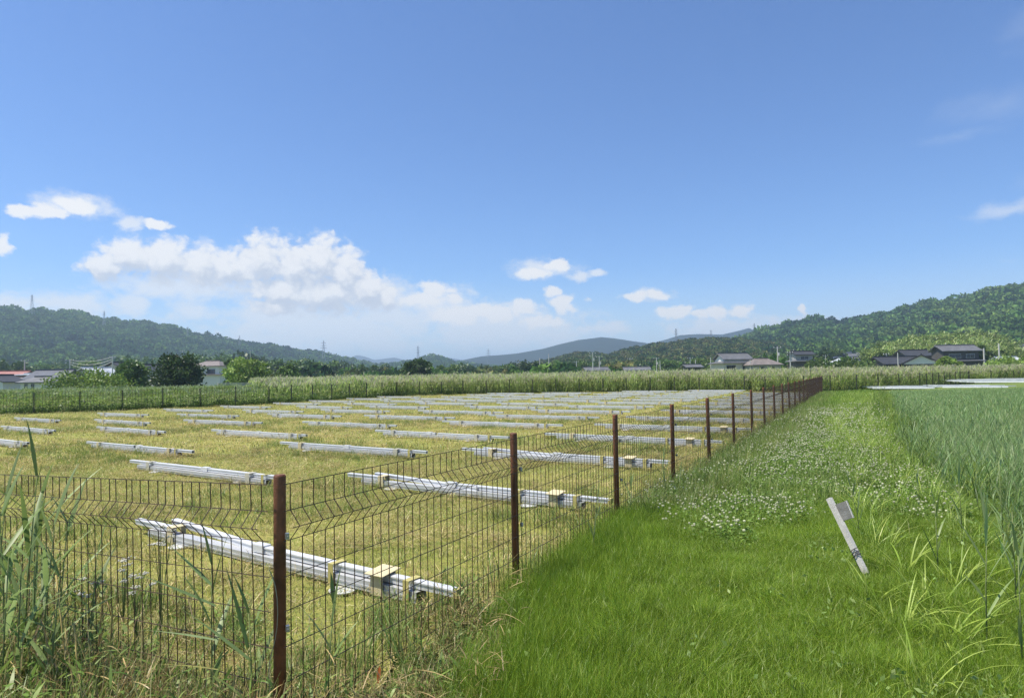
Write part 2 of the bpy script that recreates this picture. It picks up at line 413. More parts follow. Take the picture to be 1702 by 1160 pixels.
def inpoly(P, poly):
    x, y = P[:, 0], P[:, 1]; r = np.zeros(len(P), bool); n = len(poly); j = n-1
    for i in range(n):
        xi, yi = poly[i]; xj, yj = poly[j]
        c = ((yi > y) != (yj > y)) & (x < (xj-xi)*(y-yi)/((yj-yi) or 1e-9)+xi)
        r ^= c; j = i
    return r
def sample(poly, spacing, jitter=0.5, keep=None):
    a = np.array(poly); lo = a.min(0); hi = a.max(0)
    gx, gy = np.meshgrid(np.arange(lo[0], hi[0], spacing), np.arange(lo[1], hi[1], spacing))
    P = np.stack([gx.ravel(), gy.ravel()], 1); P = P + rng.uniform(-jitter, jitter, P.shape)*spacing
    P = P[inpoly(P, poly)]
    if keep is not None: P = P[keep(P)]
    return P
def infov(P, margin=1.0, wide=0.80):
    return (np.abs(P[:, 0]) < wide*P[:, 1]+margin) & (P[:, 1] > 0)
def with_z(P, z): return np.concatenate([P, np.full((len(P), 1), z) if np.isscalar(z) else z[:, None]], 1)

# ================================================================== site survey
def fence_pt(n):
    a = min(n, 6); b = max(n-6, 0)
    return Vector((-1.12+1.12*a+1.085*b, 3.17+2.07*n, 0))
N_END = 20
F0, FE = fence_pt(0), fence_pt(N_END)
UDIR = Vector((-0.876, 0.482, 0))                 # along the front panel, to the west
FRONT_LEN = 3.0
FAR = [(-44, 24), (-34, 30.5), (-26, 36), (-16, 43.5), (-9.8, 56.0), (-4.4, 58.8), (7.9, 58), (17.6, 55.0), (FE.x, FE.y+5.5), (FE.x, FE.y)]
FW = F0 + UDIR*FRONT_LEN
FIELD = [(F0.x, F0.y)] + [(fence_pt(n).x, fence_pt(n).y) for n in range(1, N_END+1)] + FAR[::-1][1:] + [(-44, 24), (FW.x-20*0.876, FW.y+20*0.482)]
REED_EDGE = [(2.9, 2.2), (3.15, 3.5), (3.7, 4.75), (5.1, 7.75), (7.1, 12.5), (10.6, 19.5), (14.6, 27), (22.5, 41), (25, 46)]

# ground sheet to the horizon
xs = np.concatenate([-np.geomspace(9000, 60, 26), np.arange(-50, 51, 5.0), np.geomspace(60, 9000, 26)])
ys = np.concatenate([-np.geomspace(9000, 60, 14), np.arange(-50, 101, 5.0), np.geomspace(120, 9000, 24)])
gx, gy = np.meshgrid(xs, ys)
V = np.stack([gx.ravel(), gy.ravel(), np.full(gx.size, -0.06)], 1)
nx_, ny_ = len(xs), len(ys)
idx = (np.arange(ny_-1)[:, None]*nx_+np.arange(nx_-1)[None]).ravel()
F = np.stack([idx, idx+1, idx+nx_+1, idx+nx_], 1)
tag(link('ground', fast_mesh('ground', V, F), M_plain), 'green plain stretching to the foot of the hills', 'ground', None, 'structure')

def sheet(name, poly, step, zf, mat, label, cat):
    a = np.array(poly); lo = a.min(0)-step; hi = a.max(0)+step
    xs = np.arange(lo[0], hi[0]+step, step); ys = np.arange(lo[1], hi[1]+step, step)
    gx, gy = np.meshgrid(xs, ys); nx = len(xs)
    P = np.stack([gx.ravel(), gy.ravel()], 1)
    i = (np.arange(len(ys)-1)[:, None]*nx+np.arange(nx-1)[None]).ravel()
    cen = P[i]+step/2; ok = inpoly(cen, poly); i = i[ok]
    F = np.stack([i, i+1, i+nx+1, i+nx], 1)
    used = np.unique(F); mp = np.zeros(len(P), int); mp[used] = np.arange(len(used))
    P = P[used]; F = mp[F]
    V = with_z(P, zf(P))
    return tag(link(name, fast_mesh(name, V, F, smooth=True), mat), label, cat, None, 'structure')
def bumps(P, a=0.012):
    x, y = P[:, 0], P[:, 1]
    return a*(np.sin(x*1.7+0.6*np.sin(y*0.9))+np.sin(y*1.3+x*0.5)+0.7*np.sin(3.1*x-2.3*y))
sheet('mown_field', FIELD, 0.25, lambda P: bumps(P)-0.01, M_mown, 'mown yellow green field of dry clippings inside the fence', 'field')
PATH = [(-9, 0.2), (-9, 9), (-2, 9), (20, 46), (25, 49), (44, 49), (20, 10), (9, 0.2)]
sheet('grass_path', PATH, 0.25, lambda P: bumps(P, 0.010)-0.040, M_soil, 'green grass strip running beside the brown fence', 'path')

# ================================================================== hills
def vnoise(x, y, seed=0):
    r = np.random.default_rng(seed); o = np.zeros_like(x)
    for k in range(5):
        f = 2.0**k; a = r.uniform(0, 2*pi, 6)
        o += (np.sin(f*x+a[0]+1.3*np.sin(f*y*0.8+a[1]))*np.cos(f*y*1.1+a[2]+np.sin(f*x*0.7+a[3])))/f**0.95
    return o*0.5
HILL_PTS = {}
def hill(name, sil, dr, df, mat, label, rows=34, cols=150, sub=5.0, rough=0.10, seed=1, power=1.25, back=0.6):
    """sil: skyline (pixel x, y) on the ridge, which stands at distance dr(u); the foot lies at df(u)"""
    sx = np.array([s[0] for s in sil], float); sy = np.array([s[1] for s in sil], float)
    px = np.linspace(sx[0], sx[-1], cols); py = np.interp(px, sx, sy)
    u = np.linspace(0, 1, cols)
    ts = np.concatenate([np.linspace(0, 1, rows), 1+np.linspace(0.06, back, 8)])
    V = np.zeros((len(ts), cols, 3))
    for j in range(cols):
        D = dr(u[j]); d0 = df(u[j]); R = at(px[j], py[j], D)
        h = max(R.z-sub, 1.0); dx, dy = R.x/D, 1.0
        for i, t in enumerate(ts):
            Y = d0+(D-d0)*t
            V[i, j] = (dx*Y, Y, t)
        tt = ts
        z = np.where(tt <= 1, np.clip(tt, 0, 1)**power, 1-((tt-1)/back)**2*0.9)
        V[:, j, 2] = h*z
    sc = 3.2/np.ptp(V[:, :, 1])
    nz = vnoise(V[:, :, 0]*sc*2.2, V[:, :, 1]*sc*2.2, seed)
    tt = ts[:, None]
    env = np.where(tt <= 1, np.clip(4*tt*(1-tt), 0, 1), 0.0)
    V[:, :, 2] = V[:, :, 2]*(1+rough*2.2*nz*env) - 0.5
    n = cols; m = len(ts)
    i = (np.arange(m-1)[:, None]*n+np.arange(n-1)[None]).ravel()
    F = np.stack([i, i+1, i+n+1, i+n], 1)
    HILL_PTS[name] = V
    return tag(link(name, fast_mesh(name, V.reshape(-1, 3), F, smooth=True), mat), label, 'hill', None, 'structure')
def on_hill(name, n, tmin=0.0, tmax=1.1, rows=34):
    V = HILL_PTS[name]; m, k, _ = V.shape
    A = V[:-1, :-1]; B = V[1:, :-1]; C = V[:-1, 1:]; D = V[1:, 1:]
    m2 = rows-1+2
    A, B, C, D = (q[:m2].reshape(-1, 3) for q in (A, B, C, D))
    ar = np.linalg.norm(np.cross(B-A, C-A)[:, :2], axis=1)+np.abs(np.cross(B-A, C-A)[:, 2])
    i = rng.choice(len(A), n, p=ar/ar.sum()); s = rng.random((n, 1)); t = rng.random((n, 1))
    return (A[i]*(1-s)+B[i]*s)*(1-t)+(C[i]*(1-s)+D[i]*s)*t

hill('wooded_hill_west', [(-260,560),(-160,530),(-60,514),(0,513),(40,515),(90,520),(120,519),(140,522),(150,526),(200,534),(250,538),(290,546),(320,554),(360,561),(400,568),(440,572),(480,579),(520,586),(560,594),(600,603),(640,611),(690,618)],
     lambda u: 760+560*u, lambda u: 300+500*u, M_hill, 'long dark green wooded hill behind the houses at the left', sub=5.5, rough=0.13, seed=3)
hill('wooded_hill_east', [(1150,600),(1200,572),(1240,560),(1270,548),(1300,540),(1340,531),(1372,530),(1388,535),(1410,535),(1440,526),(1480,518),(1520,510),(1545,502),(1570,497),(1600,494),(1640,484),(1680,474),(1702,471),(1760,462),(1850,466),(1960,500)],
     lambda u: 900-230*u, lambda u: 420-170*u, M_hill, 'tall green wooded hill rising behind the houses at the right', sub=5.5, rough=0.12, seed=5)
hill('olive_hill', [(820,614),(870,607),(930,594),(958,586),(990,586),(1010,590),(1040,580),(1080,573),(1120,568),(1160,562),(1200,560),(1240,563),(1300,570),(1360,590),(1420,606)],
     lambda u: 640-60*u, lambda u: 330, M_hill, 'lower olive green wooded ridge in front of the blue mountains', sub=4.5, rough=0.12, seed=8)
hill('small_round_hill', [(560,616),(600,610),(640,606),(680,601),(700,596),(718,591),(735,595),(756,603),(800,608),(850,613)],
     lambda u: 1300, lambda u: 850, M_hill, 'small dark rounded hill in the gap between the ranges', cols=60, rows=16, sub=6, rough=0.05, seed=9)
hill('blue_mountain', [(690,612),(750,602),(800,592),(830,590),(860,587),(900,580),(930,572),(960,565),(985,562),(1000,560),(1020,562),(1060,568),(1075,570),(1120,580),(1180,596)],
     lambda u: 2050, lambda u: 1400, M_far, 'broad blue mountain in the distance behind the olive ridge', rows=20, cols=90, sub=0, rough=0.12, seed=12)
hill('blue_ridge', [(1030,585),(1090,569),(1130,557),(1160,555),(1200,556),(1230,549),(1245,545),(1256,550),(1300,560),(1360,580)],
     lambda u: 2200, lambda u: 1550, M_far, 'blue ridge with a small peak beside the wooded hill at right', rows=20, cols=70, sub=0, rough=0.10, seed=14)
hill('faint_range', [(540,606),(575,598),(592,590),(605,592),(622,598),(640,596),(655,594),(672,598),(700,596),(730,593),(750,595),(790,602),(830,608)],
     lambda u: 4000, lambda u: 2900, M_far, 'faint pale blue range far away at the end of the valley', rows=14, cols=70, sub=0, rough=0.06, seed=15)

# crowns of the woods on the hills
FG = [(0.036, 0.085, 0.022), (0.055, 0.122, 0.026), (0.080, 0.155, 0.034), (0.026, 0.062, 0.019), (0.105, 0.185, 0.040)]
def crown_src(name, n=150, rad=3.6, cols=FG, flat=0.7, size=0.75):
    d = rng.normal(size=(n, 3)); d /= np.linalg.norm(d, axis=1)[:, None]
    lob = rng.normal(size=(5, 3)); lob /= np.linalg.norm(lob, axis=1)[:, None]
    bump = 0.78+0.34*np.max(np.clip(d@lob.T, 0, 1)**3, axis=1)
    P = d*rad*bump[:, None]*U(0.82, 1.05, n)[:, None]; P[:, 2] = P[:, 2]*flat+rad*0.55
    c0 = cols[rng.integers(len(cols))]
    return src(name, [quads(P, U(0.7, 1.25, n)*size*rad/3.0, pal(n, [c0, tuple(v*1.25 for v in c0), tuple(v*0.8 for v in c0)]))], M_forest)
CROWNS = [crown_src('crown_clump', cols=[c]) for c in sorted(FG)+[(0.12, 0.19, 0.045), (0.135, 0.20, 0.05)]]
OLIVE = [crown_src('olive_crown_clump', cols=[c]) for c in [(0.12, 0.15, 0.045), (0.16, 0.165, 0.06), (0.09, 0.135, 0.036), (0.055, 0.10, 0.026)]]
scatter('woods_on_west_hill', on_hill('wooded_hill_west', 15000), CROWNS, scl=np.clip(rng.lognormal(0.08, 0.42, 15000), 0.4, 2.6), tilt=0.15, patch=70.0, label='dense mixed woods covering the long hill at left', cat='woods')
scatter('woods_on_east_hill', on_hill('wooded_hill_east', 9000), CROWNS, scl=np.clip(rng.lognormal(0.05, 0.42, 9000), 0.4, 2.5), tilt=0.15, patch=55.0, label='dense mixed woods covering the tall hill at right', cat='woods')
scatter('woods_on_olive_hill', on_hill('olive_hill', 6500), OLIVE, scale=(0.5, 1.35), tilt=0.1, label='olive and green scrub woods on the lower ridge', cat='woods')
scatter('woods_on_round_hill', on_hill('small_round_hill', 1500, rows=16), CROWNS, scale=(1.2, 2.4), tilt=0.1, label='dark woods on the small rounded hill', cat='woods')

# ================================================================== haze
M_haze, ht, ho = nt('haze_air')
pv = ht.nodes.new('ShaderNodeVolumePrincipled')
pv.inputs['Color'].default_value = (0.60, 0.80, 1.0, 1); pv.inputs['Density'].default_value = 0.00032; pv.inputs['Anisotropy'].default_value = 0.25
ht.links.new(pv.outputs[0], ho.inputs['Volume'])
HB = MB().box(-9500, 9500, -9500, 9500, -1.6, 160).obj('haze', M_haze)
tag(HB, 'thin blue summer haze in the air of the valley', 'haze', None, 'stuff')

# ================================================================== brown mesh fence
PZ = [1.19, 1.065, 0.995, 0.925, 0.76, 0.60, 0.435, 0.27, 0.10]
PY = [0, 0, -0.062, 0, 0, 0, 0, 0, 0]
def vwire(x=0.0, r=0.0026, mb=None, n=4):
    mb = mb or MB()
    return mb.tube([(x, PY[i]*1.0, PZ[i]) for i in (0, 1, 2, 3)]+[(x, 0, 0.04)], r, n)
VW = vwire().mesh('wire'); VW.materials.append(M_wire)
def hwires(L, r=0.0027):
    mb = MB()
    for z, y in zip(PZ, PY): mb.tube([(-0.01, y-0.0052, z), (L+0.01, y-0.0052, z)], r, 4)
    return mb
def panel(parent, A, B, detail, slope=0.0, label=None):
    d = B-A; L = d.length; n = int(round(L/0.0725)); st = L/n
    ang = atan2(d.y, d.x)
    mb = hwires(L)
    if not detail:
        for i in range(n): vwire((i+0.5)*st, 0.003, mb)
    p = mb.obj('mesh_panel', M_wire, parent)
    # panel x runs along the fence, panel y points out of the field

    p.location = A; p.rotation_euler = (Matrix.Rotation(ang, 3, 'Z') @ Matrix.Rotation(slope, 3, 'Y')).to_euler()
    if not detail: p['kind'] = 'stuff'
    if detail:
        for i in range(n): link('wire', VW, None, p, ((i+0.5)*st, rng.normal(0, 0.002), 0), (0, rng.normal(0, 0.004), 0))
    if label: p['label'] = label
    return p
fence = empty('mesh_fence', F0, 0, 'rusty brown welded mesh fence with corner post, running back beside the green grass path', 'fence')
fence.location = (0, 0, 0)
def post_mesh(H=1.225, r=0.029):
    mb = MB(); mb.tube([(0, 0, -0.12), (0, 0, H-0.006), (0, 0, H)], r, 12, True)
    mb.tube([(0, 0, H), (0, 0, H+0.004)], r*0.86, 12, True)
    return mb.mesh('post', False)
PM = post_mesh(); PM.materials.append(M_rust)
for p_ in PM.polygons: p_.use_smooth = abs(p_.normal.z) < 0.5
posts = []
leans = {0: (0.0, -0.028), 1: (0, -0.004), 2: (0, 0.012)}
for n in range(N_END+1):
    o = link('post', PM, None, fence, fence_pt(n))
    a, b = leans.get(n, (rng.normal(0, 0.006), rng.normal(0, 0.006)))
    o.rotation_euler = (a, b, rng.uniform(0, 6))
    if n == 0: o['label'] = 'thick rusty corner post with small grey clips'
    posts.append(o)
OUT = Vector((0.88, -0.476, 0))*0.036
side = Vector((0.476, 0.88, 0))
clipm = MB().box(-0.008, 0.008, -0.012, 0.012, -0.014, 0.014).tube([(0, -0.022, 0), (0, 0.022, 0)], 0.004, 6).mesh('clip'); clipm.materials.append(M_galv)
for n in range(0, 6):
    for z in (0.945, 0.515):
        link('clip', clipm, None, fence, fence_pt(n)+OUT*1.35+side*0.02+Vector((0.0 if n else -0.012, 0, z)), (0, 0, 0.5))
for n in range(N_END):
    A, B = fence_pt(n)+OUT, fence_pt(n+1)+OUT
    panel(fence, A, B, n < 4)
# front panel running west from the corner post, dropping a little with the ground
fo = Vector((-0.482, -0.876, 0))*0.036
A = F0+UDIR*FRONT_LEN+fo+Vector((0, 0, -0.114)); B = F0+fo
panel(fence, A, B, True, slope=-0.038, label='front mesh panel ending at the corner post')
o = link('post', PM, None, fence, A-fo); o['label'] = 'far end post of the front panel'
t_ = []
for i in range(12):
    a = i/11
    t_.append(F0+Vector((-0.035+0.03*sin(5*a)+0.03*a, -0.036, 0.80-0.55*a+0.02*sin(9*a))))
MB().tube(t_, 0.002, 4).obj('tie_wire', M_galv, fence)

# ------------------------------------------------------------------ boundary fences at the far side
def far_fence(name, pts, spacing, label, H=1.2):
    root = empty(name, (0, 0, 0), 0, label, 'fence')
    pm = MB().tube([(0, 0, -0.1), (0, 0, H)], 0.036, 6).mesh('post'); pm.materials.append(M_farpost)
    um = MB()
    for z in (0.06, 0.33, 0.6, 0.9, H-0.03): um.tube([(0, 0, z), (1, 0, z)], 0.006, 3)
    for i in range(14): um.tube([((i+0.5)/14, 0, 0.04), ((i+0.5)/14, 0, H-0.02)], 0.004, 3)
    um = um.mesh('mesh_panel'); um.materials.append(M_farpost)
    P = [Vector((a, b, 0)) for a, b in pts]
    run = []
    for A, B in zip(P[:-1], P[1:]):
        k = max(1, int(round((B-A).length/spacing)))
        run += [A.lerp(B, i/k) for i in range(k)]
    run.append(P[-1])
    for i, q in enumerate(run):
        o = link('post', pm, None, root, q, (rng.normal(0, 0.012), rng.normal(0, 0.012), 0)); o.scale.z = rng.uniform(0.97, 1.06)
        if i+1 < len(run):
            d = run[i+1]-q; w = link('mesh_panel', um, None, root, q, (0, 0, atan2(d.y, d.x))); w.scale = (d.length, 1, 1); w['kind'] = 'stuff'
    return root
far_fence('boundary_fence', FAR[:-1], 2.1, 'thin dark wire fence along the far edge of the mown field')
far_fence('plot_fence', [(FE.x+1.2, FE.y+5.6), (26.2, 50.5), (32.3, 52.6), (45.5, 66.0)], 2.05, 'thin dark wire fence running back behind the reeds on the right')
far_fence('back_plot_fence', [(45.6, 66.3), (62, 70)], 2.9, 'short thin wire fence behind the white rails at the right edge')

# ================================================================== bundles of aluminium rails
RANG = radians(-34.3)
def hollow_box(mb, x0, x1, y0, y1, z0, z1, t=0.006, deep=0.12):
    """rectangular tube, open at both ends"""
    mb.box(x0, x1, y0, y1, z0, z0+t).box(x0, x1, y0, y1, z1-t, z1).box(x0, x1, y0, y0+t, z0+t, z1-t).box(x0, x1, y1-t, y1, z0+t, z1-t)
def lip_rail(mb, x0, x1, y0, y1, z0, z1):
    hollow_box(mb, x0, x1, y0, y1, z0, z1, 0.005)
    mb.box(x0, x1, y0-0.007, y0, z1-0.014, z1-0.003).box(x0, x1, y1, y1+0.007, z1-0.014, z1-0.003)
def lower(L):
    mb = MB(); hollow_box(mb, -L/2, L/2, -0.055, 0.055, 0.055, 0.135)
    mb.box(-L/2, L/2, -0.060, -0.055, 0.085, 0.100)
    return mb.mesh('lower_rail')
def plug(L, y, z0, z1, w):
    return MB().box(-L/2+0.06, L/2-0.06, y-w, y+w, z0, z1).mesh('tube_shade_fill')
LO = lower(3.9); LO.materials.append(M_rail)
M_rail_glare = solid('rail_glare_white', (0.86, 0.86, 0.85), 0.5, var=0.05)  # whiter copy of the rail metal; overexposed sky glare put into the colour
LOW = lower(3.9); LOW.materials.append(M_rail_glare)
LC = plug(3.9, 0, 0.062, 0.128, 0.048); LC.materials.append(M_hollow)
def upper(x0, x1, name='upper_rail', w=0.03, h=0.055):
    mb = MB(); lip_rail(mb, x0, x1, -w, w, 0, h); me = mb.mesh(name); me.materials.append(M_rail2); return me
UL, UR = upper(-2.33, 0.02), upper(-0.05, 2.30)
US = upper(-1.1, 1.1)
def plugu(x0, x1): me = MB().box(x0+0.05, x1-0.05, -0.024, 0.024, 0.006, 0.049).mesh('tube_shade_fill'); me.materials.append(M_hollow); return me
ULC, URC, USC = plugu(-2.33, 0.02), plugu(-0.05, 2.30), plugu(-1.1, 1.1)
def wrap_mesh(mat, w=0.1, tent=False):
    mb = MB(); a, b = -0.068, 0.068; z0, z1 = 0.049, 0.208
    mb.box(-w/2, w/2, a-0.004, a, z0, z1).box(-w/2, w/2, b, b+0.004, z0, z1).box(-w/2, w/2, a-0.004, b+0.004, z1, z1+0.004)
    if tent:      # folded cardboard sheet riding on top
        M = Matrix.Translation((0, 0, z1+0.004)) @ Matrix.Rotation(0.12, 4, 'X')
        mb.box(-w*0.75, w*0.75, a-0.035, b+0.03, 0.006, 0.012, M)
    me = mb.mesh('wrap'); me.materials.append(mat); return me
W_CARD, W_TAPE, W_FILM = wrap_mesh(M_card, 0.13, True), wrap_mesh(M_tape, 0.06), wrap_mesh(M_film, 0.11)
W_CARD2 = wrap_mesh(M_card, 0.11)
fl = MB()
fl.tube([(0, 0, 0.035), (0, 0, 0.045)], 0.11, 20); fl.tube([(0, 0, -0.1), (0, 0, 0.035)], 0.04, 10); fl.box(-0.09, 0.09, -0.005, 0.005, 0.046, 0.053)
FLG = fl.mesh('screw_pile_flange'); FLG.materials.append(M_rail2)
CAPY = MB().box(2.27, 2.31, -0.036, 0.036, -0.004, 0.06).mesh('end_cap'); CAPY.materials.append(M_tape)
SLV = MB().box(-0.09, 0.09, -0.04, 0.04, 0.056, 0.068).box(-0.09, 0.09, -0.042, -0.036, 0.0, 0.062).mesh('joint_sleeve'); SLV.materials.append(M_rail2)
ORD = ['first', 'second', 'third', 'fourth', 'fifth', 'sixth', 'seventh', 'eighth', 'ninth', 'tenth', 'eleventh', 'twelfth', 'thirteenth', 'fourteenth', 'fifteenth', 'sixteenth']
def bundle(loc, rz, label, group, near=False, skew=False, parts=2):
    r = empty('rail_bundle', Vector(loc)-Vector((0, 0, 0.03)), rz, label, 'metal rails', group)
    link('lower_rail', LO if parts else LOW, None, r)
    yo = -0.012+rng.normal(0, 0.006)
    yo += 0.03
    a = link('upper_rail', UR, None, r, (rng.normal(0, 0.10) if not near else 0, yo, 0.146), (0, 0, rng.normal(0, 0.007)))
    if skew:
        b = link('upper_rail', US, None, r, (-0.78, 0.10, 0.14), (0, 0.012, -0.085)); link('tube_shade_fill', USC, None, b)
        c = link('upper_rail', upper(-2.3, -1.55), None, r, (0, 0.01, 0.142))
    else:
        b = link('upper_rail', UL, None, r, (0, yo+0.004, 0.146), (0, 0, rng.normal(0, 0.004)))
    if parts >= 1:
        link('tube_shade_fill', LC, None, r)
        link('wrap', W_CARD if near else (W_FILM if rng.random() < 0.6 else W_CARD2), None, r, (1.55 if near else 1.5+rng.normal(0, 0.05), 0, 0))
        link('wrap', W_CARD2 if near else (W_FILM if rng.random() < 0.6 else W_CARD2), None, r, (-1.52+rng.normal(0, 0.06), 0, 0))
    if parts >= 2:
        link('tube_shade_fill', URC, None, a)
        link('joint_sleeve', SLV, None, r, (rng.normal(0, 0.15), yo, 0.146))
        link('wrap', W_TAPE, None, r, (1.02 if near else 1.88, 0, 0)); link('screw_pile_flange', FLG, None, r, (1.2, -0.1 if near else 0, 0)); link('screw_pile_flange', FLG, None, r, (-1.3, -0.06, 0))
        if near: link('wrap', W_TAPE, None, r, (1.86, 0, 0)); link('end_cap', CAPY, None, a)
    return r
STEP = Vector((1.67, 3.19, 0))
COLS = [('beside the brown mesh fence', (-2.30, 6.08), 0, 13), ('second from the brown fence', (-5.5, 11.6), 0, 15), ('third from the brown fence', (-9.0, 15.85), 0, 14),
        ('fourth from the brown fence', (-14.0, 18.1), 0, 13), ('fifth from the brown fence', (-16.7, 22.5), 0, 12), ('sixth from the brown fence', (-20.2, 28.1), 0, 8)]
inner = [(x, y) for x, y in FIELD]
for ci, (cn, st, i0, cnt) in enumerate(COLS):
    for i in range(cnt):
        p = Vector((st[0], st[1], 0))+STEP*i + Vector((rng.normal(0, 0.16), rng.normal(0, 0.14), 0))*(1 if i+ci else 0)
        dv = Vector((cos(RANG), sin(RANG), 0))
        ends = np.array([[(p+dv*s*2.5).x, (p+dv*s*2.5).y+1.2] for s in (-1, -0.5, 0, 0.5, 1)])
        if not inpoly(ends, inner).all(): continue
        if ci == 0 and i == 0: lab = 'bundle of silver rails with a skewed top rail, lying just behind the corner post'
        else: lab = f'bundle of silver rails, {ORD[i]} from the viewer in the row {cn}'
        bundle(p, RANG+rng.normal(0, 0.02), lab, 'rail bundles laid out over the mown field', near=(ci == 0 and i < 5), skew=(ci == 0 and i < 3), parts=2 if p.y < 34 else 1)
# two more stacks beyond the reeds
for (x0, y0, nr, cn) in ((28.6, 48.6, 3, 'short'), (38.6, 52.0, 7, 'wide')):
    for i in range(nr):
        for j in range(2):
            q = Vector((x0+i*0.55+j*4.9, y0+i*1.7-j*0.5, 0.12 if cn == 'short' else 0.35))
            pos = f"{['front', 'second', 'third', 'fourth', 'fifth', 'sixth', 'back'][i] if nr > 3 else ['front', 'middle', 'back'][i]} row, {['left', 'right'][j]} half"
            bundle(q, RANG+rng.normal(0, 0.02), ('pale rails in the small white patch beyond the reeds, ' if cn == 'short' else 'pale rails in the wide white patch at the right edge, ')+pos,
                   'rail bundles beyond the reeds', parts=0)

# ================================================================== fallen sign stake in the grass
sg = empty('sign_stake', (0, 0, 0), 0, 'leaning white wooden stake with a small grey board, in the clover by the path', 'stake')
S0 = gnd(1447, 968, 0.02); S1 = at(1378, 828, S0.y+0.35)
d = (S1-S0); Ls = d.length
q = d.to_track_quat('Z', 'X').to_matrix().to_4x4(); q.translation = S0
sg.matrix_world = q; sg.location = S0; sg.rotation_euler = q.to_euler()
MB().box(-0.020, 0.020, -0.018, 0.018, Ls*0.30, Ls).box(-0.020, 0.020, -0.016, 0.014, Ls*0.10, Ls*0.34).obj('stake_post', M_oldwood, sg)
MB().box(-0.013, 0.013, -0.012, 0.012, -0.14, Ls*0.105).obj('stake_foot', M_greywood, sg)
mb = MB()
mb.box(-0.07, 0.035, 0.0, 0.012, -0.07, 0.07)
bd = mb.obj('board', M_greywood, sg, loc=(0.075, 0.026, Ls*0.80), rot=(0.0, 0.08, 0.3))
MB().box(0.035, 0.040, -0.002, 0.014, -0.072, 0.072).obj('sunlit_board_edge', M_oldwood, bd)  # pale strip paints sunlight on the board's thin edge
for z in (0.28, 0.31, 0.345):
    pts = [(0.036*cos(a)*1.0, 0.029*sin(a), Ls*z+0.004*a) for a in np.linspace(0, 2*pi, 9)]
    MB().tube(pts, 0.0035, 4).obj('binding_wire', M_blackwire, sg)

# ================================================================== ground vegetation
def disc(n, r): 
    a = U(0, 2*pi, n); q = np.sqrt(rng.random(n))*r
    return np.stack([q*np.cos(a), q*np.sin(a), np.zeros(n)], 1)
def square(n, r): return np.stack([U(-r, r, n), U(-r, r, n), np.zeros(n)], 1)
STRAW, OLV, GRN = (0.56, 0.48, 0.24), (0.32, 0.30, 0.09), (0.19, 0.26, 0.06)
DRY = (0.27, 0.19, 0.09)
def mown_src(n, r, L, Wd, w):
    return src('mown_clump', [blades(square(n, r), U(0, 2*pi, n), U(*L, n), U(*Wd, n), U(0.2, 1.45, n), U(-0.2, 0.7, n), 2, pal(n, [STRAW, OLV, GRN, DRY], w, 0.25))], M_leaf2)
NEARM = [mown_src(190, 0.24, (0.02, 0.075), (0.003, 0.007), w) for w in ([.2, .38, .38, .04], [.3, .4, .25, .05], [.13, .32, .52, .03], [.36, .36, .2, .08])]
FARM = [mown_src(140, 0.6, (0.04, 0.095), (0.010, 0.020), w) for w in ([.25, .43, .32, .0], [.34, .42, .24, .0], [.16, .42, .42, .0])]
P = sample(FIELD, 0.24, 0.6, lambda P: infov(P) & (P[:, 1] < 15))
scatter('mown_stubble_near', with_z(P, 0.0), NEARM, scale=(0.7, 1.3), tilt=0.1, label='cut stubble and straw of the mown field nearest the fence', cat='grass')
P = sample(FIELD, 0.62, 0.6, lambda P: infov(P) & (P[:, 1] >= 14))
scatter('mown_stubble_far', with_z(P, 0.0), FARM, scale=(0.7, 1.2), tilt=0.08, label='cut stubble of the far part of the mown field', cat='grass')
# longer swathes of dry hay raked by the mower and lying loose
def hay_src(n=90, r=0.3):
    b = square(n, r); b[:, 2] = U(0.005, 0.05, n)
    return src('hay_clump', [blades(b, U(0, 2*pi, n), U(0.12, 0.34, n), U(0.003, 0.006, n), U(1.25, 1.6, n), U(-0.3, 0.3, n), 3, pal(n, [STRAW, (0.36, 0.28, 0.13), OLV, DRY], [.45, .25, .15, .15]))], M_leaf2)
HAY = [hay_src() for _ in range(3)]
P = sample(FIELD, 0.42, 0.9, lambda P: infov(P) & (P[:, 1] < 30) & (rng.random(len(P)) < 0.25+0.6*(np.sin((P[:, 0]*0.47+P[:, 1]*0.88)*3.6+0.6*np.sin(P[:, 0])) > 0.45)))
scatter('loose_hay', with_z(P, 0.01), HAY, scale=(0.7, 1.3), tilt=0.05, label='loose dry hay lying on the field behind the fence', cat='hay')
P = sample(FIELD, 0.4, 0.9, lambda P: infov(P) & (P[:, 1] < 30) & (np.sin(P[:, 0]*1.1+2*np.sin(P[:, 1]*0.4))+np.sin(P[:, 1]*0.9) > 0.45))
TUFT = [src('tuft_clump', [blades(disc(60, 0.16), U(0, 2*pi, 60), U(0.06, 0.17, 60), U(0.004, 0.007, 60), U(0.05, 0.6, 60), U(0.1, 0.9, 60), 3, pal(60, [GRN, (0.13, 0.2, 0.035), OLV], [.5, .3, .2]))], M_leaf) for _ in range(3)]
scatter('regrowing_grass', with_z(P, 0.0), TUFT, scale=(0.7, 1.4), label='greener tufts growing again in the mown field', cat='grass')

